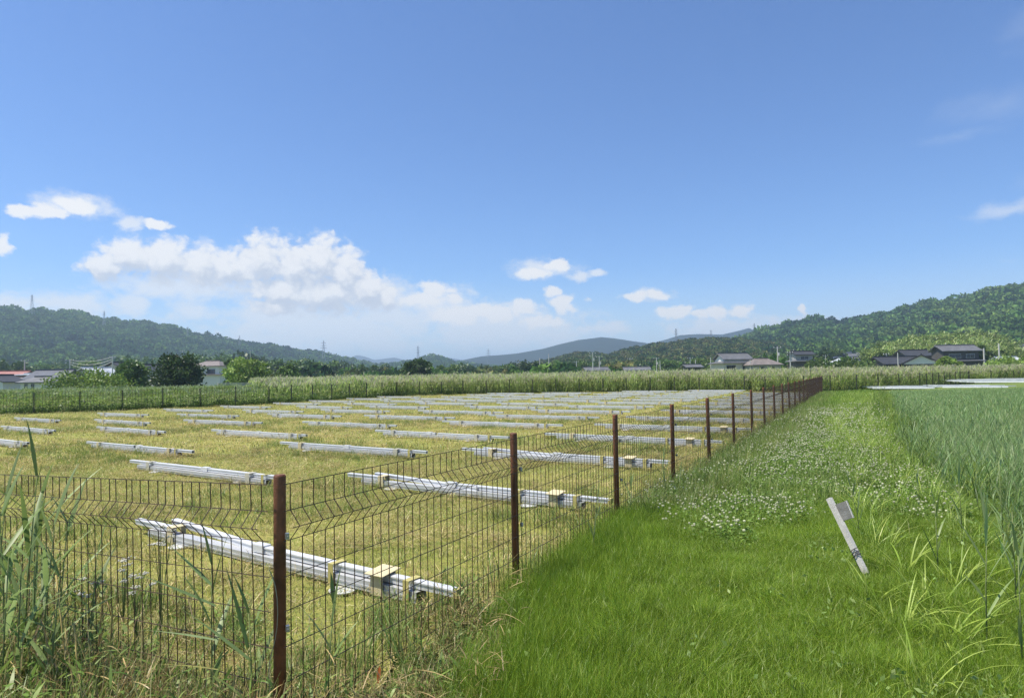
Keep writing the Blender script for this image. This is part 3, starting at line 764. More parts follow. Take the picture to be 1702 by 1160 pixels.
# fine feathery green horsetail grass on the path
HT = [(0.155, 0.265, 0.018), (0.21, 0.325, 0.026), (0.11, 0.205, 0.016), (0.31, 0.40, 0.05)]
def horse_src(n=620, r=0.2, L=(0.06, 0.19)):
    a = blades(square(n, r), U(0, 2*pi, n), U(*L, n), U(0.0014, 0.0027, n), U(0.0, 0.6, n), U(0.0, 0.8, n), 3, pal(n, HT, [.4, .3, .2, .1], 0.2))
    m = n
    b0 = square(m, r); b0[:, 2] = U(0.04, 0.13, m)
    b = blades(b0, U(0, 2*pi, m), U(0.03, 0.08, m), U(0.0012, 0.0022, m), U(0.4, 1.2, m), U(-0.6, 0.2, m), 2, pal(m, HT, [.3, .4, .1, .2], 0.2))
    return src('horsetail_clump', [a, b], M_leaf)
HORSE = [horse_src() for _ in range(5)]
FLINE = [(F0.x-1.2, F0.y-2.3)] + [(fence_pt(n).x, fence_pt(n).y) for n in range(0, N_END+1)]
GREEN = [(F0.x+0.02, F0.y)]+[(fence_pt(n).x+0.02, fence_pt(n).y) for n in range(1, N_END+1)] + [(25, 47)] + REED_EDGE[::-1] + [(2.6, 1.6), (-0.2, 1.6)]
def edge_x(line, y):
    ly = np.array([q[1] for q in line]); lx = np.array([q[0] for q in line]); return np.interp(y, ly, lx)
FPTS = [(fence_pt(n).x, fence_pt(n).y) for n in range(N_END+1)]
def fence_off(P): return (P[:, 0]-edge_x(FPTS, P[:, 1]))*0.88
def nclover(P):   # how far into the clover patch
    x = P[:, 0]; y = P[:, 1]
    return y - (7.3+0.5*np.sin(x*2.1)+0.35*np.sin(x*5.3+1)) 
P = sample(GREEN, 0.15, 0.7, lambda P: infov(P, 0.4) & (P[:, 1] < 9.2) & (nclover(P) < 0.8) & (fence_off(P) > np.clip((5.4-P[:, 1])*0.40, 0.03, 1.2)+0.10*np.sin(P[:, 1]*5)))
P_h = P
off = fence_off(P); zsc = 0.78+0.75*np.exp(-np.clip(off-0.15-np.clip((5.4-P[:, 1])*0.40, 0, 1.2), 0, 9)**2/0.20) + 0.34*vnoise(P[:, 0]*1.6, P[:, 1]*1.6, 21)
scatter('fine_horsetail_grass', with_z(P, -0.03), HORSE, scl=U(0.85, 1.2, len(P)), zs=np.clip(zsc, 0.4, 2.2), tilt=0.16, label='fine feathery bright green grass on the path in the foreground', cat='grass')
P = sample(GREEN, 0.20, 0.7, lambda P: infov(P, 0.4) & (P[:, 1] >= 7.5) & (fence_off(P) < 0.75) & (P[:, 1] < 42))
MIXG = [src('mixed_grass_clump', [blades(disc(120, 0.17), U(0, 2*pi, 120), U(0.1, 0.38, 120), U(0.004, 0.009, 120), U(0.0, 0.4, 120), U(0.1, 1.0, 120), 3, pal(120, [(0.16, 0.25, 0.045), (0.22, 0.29, 0.07), (0.30, 0.31, 0.11), (0.13, 0.21, 0.04)]))], M_leaf) for _ in range(4)]
scatter('fence_line_grass', with_z(P, -0.03), MIXG, scale=(0.7, 1.25), label='mixed long grass growing along the foot of the fence', cat='grass')

P = sample(GREEN, 0.16, 0.9, lambda P: infov(P, 0.4) & (P[:, 1] < 8.5) & (vnoise(P[:, 0]*1.1, P[:, 1]*1.1, 33)+rng.normal(0, 0.35, len(P)) > 0.45))
PALEG = [src('pale_grass_clump', [blades(disc(26, 0.12), U(0, 2*pi, 26), U(0.08, 0.26, 26), U(0.003, 0.006, 26), U(0.0, 0.8, 26), U(0.2, 1.4, 26), 4, pal(26, [(0.26, 0.34, 0.07), (0.32, 0.38, 0.10), (0.20, 0.29, 0.05), (0.40, 0.35, 0.16)], [.35, .3, .25, .1])),
    quads(disc(12, 0.12)+np.array([0, 0, 0.12]), U(0.008, 0.02, 12), pal(12, [(0.22, 0.33, 0.08), (0.28, 0.38, 0.12)]))], M_leaf) for _ in range(4)]
scatter('pale_grass_in_path', with_z(P, -0.02), PALEG, scale=(0.6, 1.3), tilt=0.15, label='paler blades and small weeds mixed into the foreground grass', cat='grass')

# clover with white flower heads
def ball(c, r, col, n=5, m=3):
    V, F = [], []
    for i in range(m+1):
        t = pi*i/m
        for k in range(n): a = 2*pi*k/n; V.append((c[0]+r*sin(t)*cos(a), c[1]+r*sin(t)*sin(a), c[2]+r*0.8*cos(t)))
    for i in range(m):
        for k in range(n): F.append((i*n+k, i*n+(k+1) % n, (i+1)*n+(k+1) % n, (i+1)*n+k))
    return np.array(V), np.array(F), np.repeat([col], len(V), 0)
def clover_src(nf, r=0.24, fr=0.011):
    n = 200
    b = square(n, r); b[:, 2] = U(0.05, 0.15, n)
    parts = [quads(b, U(0.012, 0.022, n), pal(n, [(0.14, 0.24, 0.04), (0.18, 0.29, 0.055), (0.23, 0.33, 0.08)]), 0.6)]
    m = 90
    parts.append(blades(square(m, r), U(0, 2*pi, m), U(0.08, 0.24, m), U(0.003, 0.006, m), U(0, 0.4, m), U(0.1, 0.8, m), 2, pal(m, [(0.16, 0.26, 0.045), (0.24, 0.32, 0.07)])))
    for i in range(nf):
        p = square(1, r)[0]; p[2] = rng.uniform(0.15, 0.24)
        parts.append(ball(p, fr*rng.uniform(0.8, 1.25), np.array((0.62, 0.63, 0.44))*rng.uniform(0.85, 1.1)))
        parts.append(blades(np.array([[p[0], p[1], 0]]), np.array([0.]), np.array([p[2]]), np.array([0.003]), np.array([0.]), np.array([0.]), 1, np.array([[0.1, 0.16, 0.04]])))
    return src('clover_clump', parts, M_leaf)
CLO = [clover_src(k) for k in (1, 3, 5, 8, 11)]; CLO0 = [clover_src(k) for k in (0, 1, 2)]
CLF = [clover_src(k, 0.45, 0.016) for k in (4, 8, 13)]
pc = lambda P: infov(P, 0.5) & (nclover(P) > -0.1)
def patchy(P, a, b): 
    x, y = P[:, 0], P[:, 1]
    return (np.sin(x*1.3+0.7*y)+np.sin(y*0.8-0.6*x)+0.6*np.sin(2.9*x+1.7*y) > a) == b
P = sample(GREEN, 0.19, 0.7, lambda P: pc(P) & (P[:, 1] < 17) & patchy(P, -1.3, True))
scatter('white_clover', with_z(P, -0.03), CLO, scale=(0.8, 1.25), label='white flowering clover covering the path beside the fence', cat='clover')
P = sample(GREEN, 0.20, 0.7, lambda P: pc(P) & (P[:, 1] < 17) & patchy(P, -1.3, False))
scatter('clover_leaves', with_z(P, -0.03), CLO0+MIXG[:2], scale=(0.7, 1.15), label='leafy clover and grass with few flowers on the path', cat='clover')
P = sample(GREEN, 0.36, 0.7, lambda P: infov(P, 0.5) & (P[:, 1] >= 17) & (P[:, 1] < 27))
scatter('distant_clover', with_z(P, -0.03), CLF+MIXG[:1], scale=(0.9, 1.4), label='pale flowering clover further along the path', cat='clover')
P = sample(GREEN, 0.5, 0.7, lambda P: infov(P, 0.8) & (P[:, 1] >= 25))
FARG = [src('far_grass_clump', [blades(square(150, 0.5), U(0, 2*pi, 150), U(0.1, 0.3, 150), U(0.012, 0.022, 150), U(0, 0.5, 150), U(0.1, 0.8, 150), 2, pal(150, [(0.20, 0.32, 0.045), (0.26, 0.36, 0.065), (0.16, 0.27, 0.04)]))], M_leaf) for _ in range(3)]
scatter('far_path_grass', with_z(P, -0.03), FARG, scale=(0.8, 1.3), label='bright green grass at the far end of the path', cat='grass')

# blue green reeds on the right
RC = [(0.24, 0.36, 0.135), (0.29, 0.41, 0.17), (0.20, 0.315, 0.095), (0.35, 0.44, 0.21)]
def reed_src(ns, r, H=(0.6, 0.95), lw=0.018, cols=RC, nl=7, plume=False, name='reed_clump', pc=None):
    parts = []
    for i in range(ns):
        b = square(1, r)[0]; h = rng.uniform(*H)
        ta = rng.uniform(0, 2*pi)
        parts.append(blades(np.array([b]), np.array([ta]), np.array([h]), np.array([lw*0.45]), np.array([0.03]), np.array([0.12]), 3, pal(1, [(0.12, 0.17, 0.06)])))
        lb = np.repeat([b], nl, 0); lb[:, 2] = np.linspace(0.12, 0.85, nl)*h
        lb[:, 0] += np.cos(ta)*0.08*lb[:, 2]; lb[:, 1] += np.sin(ta)*0.08*lb[:, 2]
        L = U(0.28, 0.46, nl)*h
        parts.append(blades(lb, U(0, 2*pi, nl), L, U(0.7, 1.2, nl)*lw, U(0.2, 0.6, nl), U(0.1, 0.9, nl), 4, pal(nl, cols, None, 0.2)))
        if plume and rng.random() < 0.55:
            m = 9; pb = np.repeat([b], m, 0); pb[:, 2] = h*U(0.9, 1.03, m)
            parts.append(blades(pb, ta+U(-0.9, 0.9, m), U(0.18, 0.34, m), U(0.02, 0.045, m), U(0.1, 0.5, m), U(0.3, 1.1, m), 3, pal(m, pc or [(0.44, 0.46, 0.27), (0.50, 0.50, 0.32), (0.46, 0.42, 0.33)])))
    return src(name, parts, M_reed)
REED = [reed_src(9, 0.22, (0.30, 0.58), 0.010) for _ in range(6)]
REEDLOW = [reed_src(4, 0.25, (0.45, 0.75), 0.016, [(0.16, 0.24, 0.05), (0.2, 0.27, 0.06), (0.11, 0.19, 0.05)], 6) for _ in range(3)]
RFIELD = REED_EDGE[1:] + [(40, 49), (40, 30), (16, 14), (9, 8), (6, 4), (4.6, 2.6)]
def redge(P): return P[:, 0]-edge_x(REED_EDGE, P[:, 1])
P = sample(RFIELD, 0.21, 0.8, lambda P: infov(P, 2.0) & (P[:, 1] < 16) & (redge(P) > 0.35+0.25*np.sin(P[:, 1]*2)) & (rng.random(len(P)) < np.clip((redge(P)-0.2)/1.6, 0.25, 1)))
scatter('blue_green_reeds', with_z(P, -0.12), REED, scale=(0.8, 1.2), tilt=0.1, label='young blue green reeds filling the wet field on the right', cat='reeds')
P = sample(RFIELD, 0.34, 0.8, lambda P: infov(P, 2.0) & (P[:, 1] >= 15.5) & (redge(P) > 1.2))
REEDF = [reed_src(12, 0.4, (0.36, 0.62), 0.020) for _ in range(4)]
scatter('distant_blue_green_reeds', with_z(P, -0.12), REEDF, scl=U(0.75, 1.05, len(P))*np.clip(1-(P[:, 1]-24)/45, 0.5, 1), tilt=0.1, label='further part of the blue green reed field on the right', cat='reeds')
# yellow green sedge between the path and the reeds
def sedge_src(n=46, r=0.12, L=(0.3, 0.65), cols=((0.27, 0.38, 0.06), (0.34, 0.43, 0.09), (0.20, 0.31, 0.045))):
    return src('sedge_clump', [blades(disc(n, r), U(0, 2*pi, n), U(*L, n), U(0.006, 0.011, n), U(0.02, 0.4, n), U(0.3, 1.5, n), 5, pal(n, list(cols)))], M_leaf)
SEDGE = [sedge_src() for _ in range(4)]
P = sample(GREEN+[], 0.30, 0.9, lambda P: infov(P, 0.6) & (redge(P) > -1.0-0.02*P[:, 1]) & (P[:, 1] > 6) & (P[:, 1] < 40) & (rng.random(len(P)) < 0.55))
scatter('yellow_green_sedge', with_z(P, -0.03), SEDGE, scale=(0.5, 1.0), label='arching yellow green sedge along the edge of the reed field', cat='sedge')
P = sample(RFIELD, 0.32, 0.9, lambda P: infov(P, 0.6) & (redge(P) < 0.7) & (P[:, 1] > 3.2) & (P[:, 1] < 40) & (rng.random(len(P)) < 0.6))
scatter('mixed_sedge_and_reeds', with_z(P, -0.06), SEDGE[:2]+REEDLOW+MIXG[:2], scale=(0.6, 1.05), label='mixed sedge, reeds and dry grass at the border of the reed field', cat='reeds')

# tall reeds with pale plumes behind the far fence
TC = [(0.32, 0.43, 0.12), (0.37, 0.46, 0.14), (0.26, 0.37, 0.09), (0.41, 0.46, 0.19)]
TALL = [reed_src(18, 0.6, (0.95, 1.45), 0.05, TC, 6, True, 'tall_reed_clump') for _ in range(5)]
TALLB = [reed_src(16, 0.9, (1.15, 1.5), 0.07, TC, 5, True, 'tall_reed_clump', [(0.48, 0.49, 0.31), (0.48, 0.44, 0.35), (0.53, 0.53, 0.37)]) for _ in range(4)]
def beyond(P, d):       # north of the boundary fence by d metres
    l = FAR[:-1]+[(26.2, 50.5), (32.3, 52.6), (45.5, 66), (62, 70), (90, 74)]
    return P[:, 1] > np.interp(P[:, 0], [q[0] for q in l], [q[1] for q in l])+d
RBOX = [(-30, 30), (80, 30), (120, 130), (-40, 130)]
P = sample(RBOX, 0.62, 0.8, lambda P: infov(P, 2) & beyond(P, 0.7) & ~beyond(P, 7) & (P[:, 0] > -11.5))
scatter('tall_reed_bed', with_z(P, -0.05), TALL, scale=(0.85, 1.08), tilt=0.06, label='bed of tall green reeds with pale plumes behind the far fence', cat='reeds')
P = sample([(-70, 50), (90, 50), (150, 150), (-90, 140)], 1.5, 0.8, lambda P: infov(P, 2) & beyond(P, 6) & (P[:, 1] < 118) & (P[:, 0] > -0.42*P[:, 1]+3))
scatter('distant_reed_bed', with_z(P, -0.05), TALLB, scale=(0.92, 1.12), tilt=0.05, label='reed bed with whitish plumes stretching towards the village', cat='reeds')

# rough bank beyond the west fence
def bank_z(P):
    l = FAR[:6]
    d = P[:, 1]-np.interp(P[:, 0], [q[0] for q in l], [q[1] for q in l])
    s = np.clip((d-0.3)/14, 0, 1)
    fade = np.clip((-P[:, 0]-9)/8, 0, 1)
    return fade*(0.45*s**0.8+0.08*np.sin(P[:, 0]*0.6)*s)-0.05
BANK = [(-75, 14), (-44, 24.6), (-34, 31.1), (-26, 36.6), (-16, 44.1), (-10, 56.6), (-10, 100), (-110, 100)]
sheet('bank', BANK, 1.0, bank_z, M_bank, 'low grassy bank beyond the fence on the left', 'bank')
WEEDC = [(0.20, 0.29, 0.055), (0.24, 0.32, 0.075), (0.16, 0.25, 0.045), (0.30, 0.33, 0.10)]
def weed_src(n=150, r=0.55, L=(0.2, 0.6), lw=(0.02, 0.04), cols=WEEDC, leaves=110):
    b = square(leaves, r); b[:, 2] = U(0.15, 0.55, leaves)
    return src('weed_clump', [blades(square(n, r), U(0, 2*pi, n), U(*L, n), U(*lw, n), U(0, 0.5, n), U(0.1, 1.0, n), 3, pal(n, cols)), quads(b, U(0.04, 0.09, leaves), pal(leaves, cols))], M_leaf)
WEED = [weed_src(cols=WEEDC), weed_src(cols=WEEDC[:3]), weed_src(cols=[(0.24, 0.29, 0.10), (0.28, 0.32, 0.12)]), weed_src(cols=[(0.13, 0.21, 0.04), (0.17, 0.25, 0.05)])]
P = sample(BANK, 0.85, 0.8, lambda P: infov(P, 2) & (P[:, 1] < 75))
bd_ = P[:, 1]-np.interp(P[:, 0], [q[0] for q in FAR[:6]], [q[1] for q in FAR[:6]])
scatter('bank_weeds', with_z(P, bank_z(P)-0.03), WEED, scale=(0.85, 1.25), zs=np.clip(0.35+bd_*0.03, 0.35, 0.8)*U(0.8, 1.2, len(P)), tilt=0.1, label='rough green weeds covering the bank beyond the left fence', cat='weeds')
P = sample(BANK, 1.3, 0.8, lambda P: infov(P, 2) & (P[:, 1] > 44) & (P[:, 1] < 90) & (bank_z(P) > 0.25) & (rng.random(len(P)) < 0.6))
PALE = [reed_src(10, 0.6, (0.5, 0.75), 0.04, [(0.30, 0.37, 0.20), (0.25, 0.33, 0.15)], 6, False, 'pale_reed_clump') for _ in range(3)]
scatter('pale_reeds_on_bank', with_z(P, bank_z(P)-0.05), PALE, scale=(0.7, 1.1), label='pale grey green reeds on top of the bank at left', cat='reeds')
# fringe of uncut grass at the west fence; shade painted in as darker green
FR = []
for (a, b), (c, e) in zip(FAR[:5], FAR[1:6]):
    L = hypot(c-a, e-b); k = int(L/0.35)
    for i in range(k): FR.append((a+(c-a)*i/k+rng.normal(0, 0.12), b+(e-b)*i/k+0.25+rng.normal(0, 0.12)))
FR = np.array(FR)
scatter('uncut_fringe', with_z(FR, -0.02), [weed_src(110, 0.3, (0.2, 0.45), (0.015, 0.03), [(0.06, 0.11, 0.02), (0.09, 0.15, 0.03)], 40) for _ in range(3)], scale=(0.7, 1.2), label='uncut grass painted shadow dark along the foot of the left fence', cat='grass')

# ================================================================== trees, bushes and the bamboo grove
def limb_tube(mb, a, b, r0, r1, n=6): mb.tube([a, a.lerp(b, 0.5)+Vector((rng.normal(0, .05), rng.normal(0, .05), 0)), b], r0, n, True, r1)
def tree(name, label, base, H, Wd, cols, group=None, leaf=0.16, n=3600, lobes=16, low=0.12, squash=1.0, cat='tree'):
    r = empty(name, base, rng.uniform(0, 6), label, cat, group)
    mb = MB(); th = H*0.45
    limb_tube(mb, Vector((0, 0, -0.2)), Vector((0, 0, th)), H*0.03, H*0.018, 8)
    cen = []
    for i in range(lobes):
        a = 2*pi*i*0.618; h = low+(0.95-low)*((i+0.5)/lobes)
        w = sqrt(max(0.06, 1-((h-0.42)/0.6)**2))*squash
        q = Vector((cos(a)*Wd*0.36*w*rng.uniform(0.55, 1.1), sin(a)*Wd*0.36*w*rng.uniform(0.55, 1.1), H*h*0.93))
        cen.append((q, Wd*rng.uniform(0.15, 0.24)))
        if i % 2 == 0: limb_tube(mb, Vector((0, 0, min(th, q.z*0.6))), q, H*0.012, H*0.004, 5)
    mb.obj('trunk', M_bark, r)
    P, C = [], []
    for q, rad in cen:
        m = int(n/lobes); d = rng.normal(size=(m, 3)); d /= np.linalg.norm(d, axis=1)[:, None]
        p = d*rad*(rng.random((m, 1))**0.35)*np.array([1, 1, 0.75])*U(0.75, 1.12, m)[:, None]+np.array(q)
        P.append(p); C.append(pal(m, cols)*rng.uniform(0.8, 1.25))
    P = np.concatenate(P); C = np.concatenate(C); ok = P[:, 2] > 0.02*H; P, C = P[ok], C[ok]
    V, F, C = quads(P, U(0.7, 1.4, len(P))*leaf, C)
    me = fast_mesh('crown', V, F, C); me.materials.append(M_leaf2)
    link('crown', me, None, r)
    return r
DKT = [(0.058, 0.108, 0.026), (0.045, 0.088, 0.022), (0.08, 0.135, 0.032)]
MDT = [(0.11, 0.18, 0.036), (0.135, 0.205, 0.045), (0.08, 0.145, 0.03)]
LTT = [(0.20, 0.30, 0.05), (0.24, 0.34, 0.065), (0.15, 0.24, 0.04)]
def tree_px(name, label, x0, x1, ytop, depth, cols, group=None, ybase=None, **kw):
    """stands on the plain at a known distance; width and top as surveyed"""
    t = at((x0+x1)/2, ytop, depth); w = (x1-x0)/F_PX*depth
    kw.setdefault('leaf', max(0.14, depth*0.0021)); z = 0.0
    return tree(name, label, (t.x, t.y, z), t.z-z, w, cols, group, **kw)
G1 = 'trees and bushes between the field and the left village'
tree_px('broadleaf_tree', 'smaller dark broadleaf tree just left of the biggest round tree', 190, 252, 598, 92, DKT, G1)
tree_px('broadleaf_tree', 'biggest dark round tree, in front of the white two-storey house', 250, 344, 588, 88, DKT, G1, n=5200, lobes=22)
tree_px('light_green_tree', 'light green spreading tree right of the white two-storey house', 372, 452, 596, 110, LTT, G1, lobes=18)
tree_px('light_green_bush', 'bright green bush in front of the blue roofed house', 98, 200, 619, 80, LTT, G1, squash=1.4, cat='bush')
tree_px('round_bush', 'small dark round bush left of the plumed reeds, right of the light green tree', 458, 500, 606, 125, MDT, G1, cat='bush')
tree_px('broadleaf_tree', 'single dark round tree standing alone above the reed bed', 664, 720, 598, 150, DKT, lobes=18)
tree_px('slender_tree', 'slim dark pointed tree beside the white two-storey house', 372, 386, 592, 150, DKT, G1, lobes=10)
tree_px('broadleaf_tree', 'dull green tree left of the small dark gabled house', 190, 215, 604, 140, MDT, G1)
tree_px('light_green_tree', 'light green tree standing before the low black roofed house', 1556, 1592, 592, 128, LTT, squash=1.1)
tree_px('round_bush', 'wide dark bush in front of the grey roofs of the village', 1345, 1440, 601, 140, MDT, cat='bush', squash=1.5)
tree_px('broadleaf_tree', 'tall leafy tree at the right end of the grey two-storey house', 1612, 1640, 572, 168, MDT)
tree_px('light_green_bush', 'pale green bush beside the utility poles at the right edge', 1655, 1715, 596, 150, LTT, cat='bush', squash=1.4)
# scattered trees along the foot of the hills
xs_ = [(505, 600, DKT), (545, 600, MDT), (575, 603, DKT), (610, 606, MDT), (635, 607, DKT), (745, 606, MDT), (775, 606, DKT), (805, 608, DKT), (832, 607, MDT), (858, 603, DKT), (880, 602, DKT), (925, 600, MDT), (945, 598, DKT),
       (968, 600, MDT), (1012, 602, DKT), (1030, 603, MDT), (1060, 601, DKT), (1082, 603, DKT), (1110, 598, MDT), (1135, 600, DKT), (1160, 596, MDT), (1180, 597, DKT), (1300, 590, MDT), (1358, 585, DKT), (1385, 580, MDT), (20, 600, MDT), (75, 606, MDT), (110, 602, DKT), (155, 600, MDT), (230, 596, DKT), (300, 596, DKT), (352, 592, DKT), (415, 590, DKT), (470, 598, MDT)]
PR = [tree('valley_tree', 'tree', (0, -500-30*i, 0), 7.5, 13, c, None, 0.55, 1300, 12) for i, c in enumerate((DKT, MDT, DKT))]
def nearest_words(x):
    return ('left village' if x < 440 else 'gap between the ranges' if x < 850 else 'olive ridge' if x < 1190 else 'right village')
CNT = {}
for i, (x, y, c) in enumerate(xs_):
    D = 235+30*((i*7) % 5)
    pr = PR[(1 if c is MDT else (0 if i % 2 else 2))]
    o = copy_tree(pr); p = at(x, y, D); o.location = (p.x, p.y, 0); o.rotation_euler.z = i*1.7
    s = p.z/7.5; o.scale = (s*rng.uniform(0.9, 1.4), s*rng.uniform(0.9, 1.3), s)
    w = nearest_words(x); k = CNT.get(w, 0); CNT[w] = k+1
    o['label'] = f'{ORD[k]} from the left of the small trees before the {w}'; o['group'] = 'small trees along the foot of the hills'
for o in PR:
    for ch in list(o.children): bpy.data.objects.remove(ch)
    bpy.data.objects.remove(o)
# low scrub that runs along the end of the plain
sp = np.stack([U(-330, 330, 900), U(190, 400, 900)], 1); sp = sp[infov(sp, 10)]
scatter('scrub', with_z(sp, -1.5), CROWNS[:5]+OLIVE[:2], scale=(0.7, 1.5), tilt=0.1, label='low scrub and hedges along the end of the plain', cat='scrub')

# bamboo grove: feathery olive culms nodding at the top
def bamboo_src():
    n = 260; b = disc(n, 1.5); b[:, 2] = U(1.0, 6.5, n); az = U(0, 2*pi, n)
    cols = pal(n, [(0.16, 0.235, 0.055), (0.20, 0.27, 0.07), (0.125, 0.20, 0.045), (0.25, 0.30, 0.10)])
    m = 7
    culm = blades(disc(m, 1.0), U(0, 2*pi, m), U(5.5, 7.6, m), U(0.12, 0.2, m), U(0, 0.12, m), U(0.3, 0.9, m), 5, pal(m, [(0.16, 0.18, 0.06)]))
    return src('bamboo_clump', [blades(b, az, U(0.7, 1.5, n), U(0.25, 0.5, n), U(0.5, 1.3, n), U(0.3, 1.2, n), 2, cols), culm], M_leaf2)
BAM = [bamboo_src() for _ in range(3)]
gp = []
for _ in range(900):
    u = rng.random(); x = 1440+u*250; D = rng.uniform(195, 250)
    yt = np.interp(x, [1440, 1480, 1520, 1560, 1600, 1640, 1675, 1692], [590, 572, 565, 560, 556, 556, 566, 585])
    p = at(x, yt, D); top = p.z*(0.35+0.65*((D-195)/55)**0.7)
    gp.append((p.x, p.y, max(-1.0, top-6.5)))
scatter('bamboo_grove', gp, BAM, scale=(0.8, 1.25), tilt=0.12, label='feathery olive bamboo grove behind the grey two-storey house', cat='bamboo')
mnd = np.array(gp)
# the knoll the grove stands on
xs = np.linspace(mnd[:, 0].min()-6, mnd[:, 0].max()+6, 24); ys = np.linspace(190, 275, 14)
gx, gy = np.meshgrid(xs, ys)
cx_, w_ = xs.mean(), (xs[-1]-xs[0])/2
hz = 5.0*np.clip(1-((gx-cx_)/w_)**4, 0, 1)*np.clip((gy-192)/45, 0, 1)*np.clip((275-gy)/20, 0, 1)-0.3
i = (np.arange(13)[:, None]*24+np.arange(23)[None]).ravel()
tag(link('knoll', fast_mesh('knoll', np.stack([gx.ravel(), gy.ravel(), hz.ravel()], 1), np.stack([i, i+1, i+25, i+24], 1), smooth=True), M_hill), 'low knoll under the bamboo grove', 'hill', None, 'structure')

# ================================================================== houses
def tile_mat(name, c, rough=0.55): return solid(name, c, rough, var=0.25, scale=1.2, bump=0.5, bscale=14)
R_BLUE = tile_mat('dark_blue_tiles', (0.050, 0.060, 0.085)); R_GREY = tile_mat('grey_tiles', (0.115, 0.118, 0.125)); R_BLACK = tile_mat('black_tiles', (0.038, 0.040, 0.044))
R_RED = tile_mat('faded_red_roof', (0.30, 0.13, 0.11)); R_BROWN = tile_mat('brown_grey_roof', (0.17, 0.145, 0.13)); R_PALE = tile_mat('pale_metal_roof', (0.44, 0.47, 0.50), 0.4)
W_WHITE = solid('white_wall', (0.68, 0.67, 0.64), 0.8, var=0.06); W_GREY = solid('grey_wall', (0.32, 0.32, 0.31), 0.85, var=0.1); W_DARK = solid('dark_plank_wall', (0.07, 0.065, 0.06), 0.8, var=0.2)
W_CREAM = solid('cream_wall', (0.55, 0.50, 0.42), 0.85, var=0.08); W_RED = solid('red_wall', (0.20, 0.07, 0.06), 0.8, var=0.15)
M_glass = solid('dark_glass', (0.03, 0.035, 0.045), 0.12, var=0.2, spec=0.8)
M_frame = solid('window_frame', (0.45, 0.45, 0.44), 0.5)
def roof_mesh(kind, w, d, h, ov=0.6, th=0.16, z=0.0):
    """ridge along x; gable, hip, or irimoya (hip with small gable)"""
    mb = MB(); X, Y = w/2+ov, d/2+ov
    if kind == 'gable':
        prof = [(-Y, 0), (0, h), (Y, 0), (Y, -th), (0, h-th), (-Y, -th)]
        b = len(mb.v)
        for x in (-X, X): mb.v += [(x, y, zz+z) for y, zz in prof]
        for i in range(6): j = (i+1) % 6; mb.f.append((b+i, b+j, b+6+j, b+6+i))
        mb.f += [(b, b+5, b+4, b+1), (b+1, b+4, b+3, b+2), (b+6, b+7, b+10, b+11), (b+7, b+8, b+9, b+10)]
        mb.box(-X, X, -0.14, 0.14, h-0.02+z, h+0.22+z)
    else:
        rx = X*(0.42 if kind == 'hip' else 0.55)
        b = len(mb.v)
        mb.v += [(-X, -Y, z), (X, -Y, z), (X, Y, z), (-X, Y, z), (-rx, 0, h+z), (rx, 0, h+z), (-X, -Y, z-th), (X, -Y, z-th), (X, Y, z-th), (-X, Y, z-th)]
        mb.f += [(b, b+1, b+5, b+4), (b+1, b+2, b+5), (b+2, b+3, b+4, b+5), (b+3, b, b+4), (b+6, b+7, b+1, b), (b+7, b+8, b+2, b+1), (b+8, b+9, b+3, b+2), (b+9, b+6, b, b+3), (b+9, b+8, b+7, b+6)]
        mb.box(-rx-0.1, rx+0.1, -0.16, 0.16, h-0.05+z, h+0.22+z)
    return mb
def house(name, label, x, D, w, d, wall_h, rz, kind, rh, wall, roof, wins=(), upper=None, group=None, z=0.0, gable=None, eave=None):
    p = at(x, 615, D)
    r = empty(name, (p.x, D, z+(0.9 if x > 900 else 0.2)), rz, label, 'house', group)
    wl = MB().box(-w/2, w/2, -d/2, d/2, -1.6, wall_h).obj('wall', wall, r)
    rf = roof_mesh(kind, w, d, rh).obj('roof', roof, r, loc=(0, 0, wall_h+0.16))
    if kind == 'gable':
        for s in (-1, 1):
            MB().poly([(s*w/2, -d/2, wall_h), (s*w/2, d/2, wall_h), (s*w/2, 0, wall_h+rh-0.1)]).obj('gable_end', gable or wall, r)
    def window(rx, rz_, ww, hh, parent, yy):
        f = MB().box(rx-ww/2-0.08, rx+ww/2+0.08, yy-0.05, yy-0.004, rz_-hh/2-0.08, rz_+hh/2+0.08).obj('window', M_frame, parent)
        MB().box(rx-ww/2, rx-0.03, yy-0.075, yy-0.052, rz_-hh/2, rz_+hh/2).box(rx+0.03, rx+ww/2, yy-0.075, yy-0.052, rz_-hh/2, rz_+hh/2).obj('pane', M_glass, f)
    for a in wins: window(*a, r, -d/2)
    if upper:      # second storey: (w, d, floor z, wall height, roof kind, roof height, wall, roof, windows)
        uw, ud, uz, uh, uk, ur, um, urm, uwins = upper
        MB().box(-uw/2, uw/2, -ud/2, ud/2, uz, uz+uh).obj('upper_wall', um, r)
        roof_mesh(uk, uw, ud, ur).obj('upper_roof', urm, r, loc=(0, 0, uz+uh+0.16))
        if uk == 'gable':
            for s in (-1, 1): MB().poly([(s*uw/2, -ud/2, uz+uh), (s*uw/2, ud/2, uz+uh), (s*uw/2, 0, uz+uh+ur-0.1)]).obj('gable_end', um, r)
        for a in uwins: window(*a, r, -ud/2)
    return r
LV, RV = 'houses of the left village', 'houses of the right village'
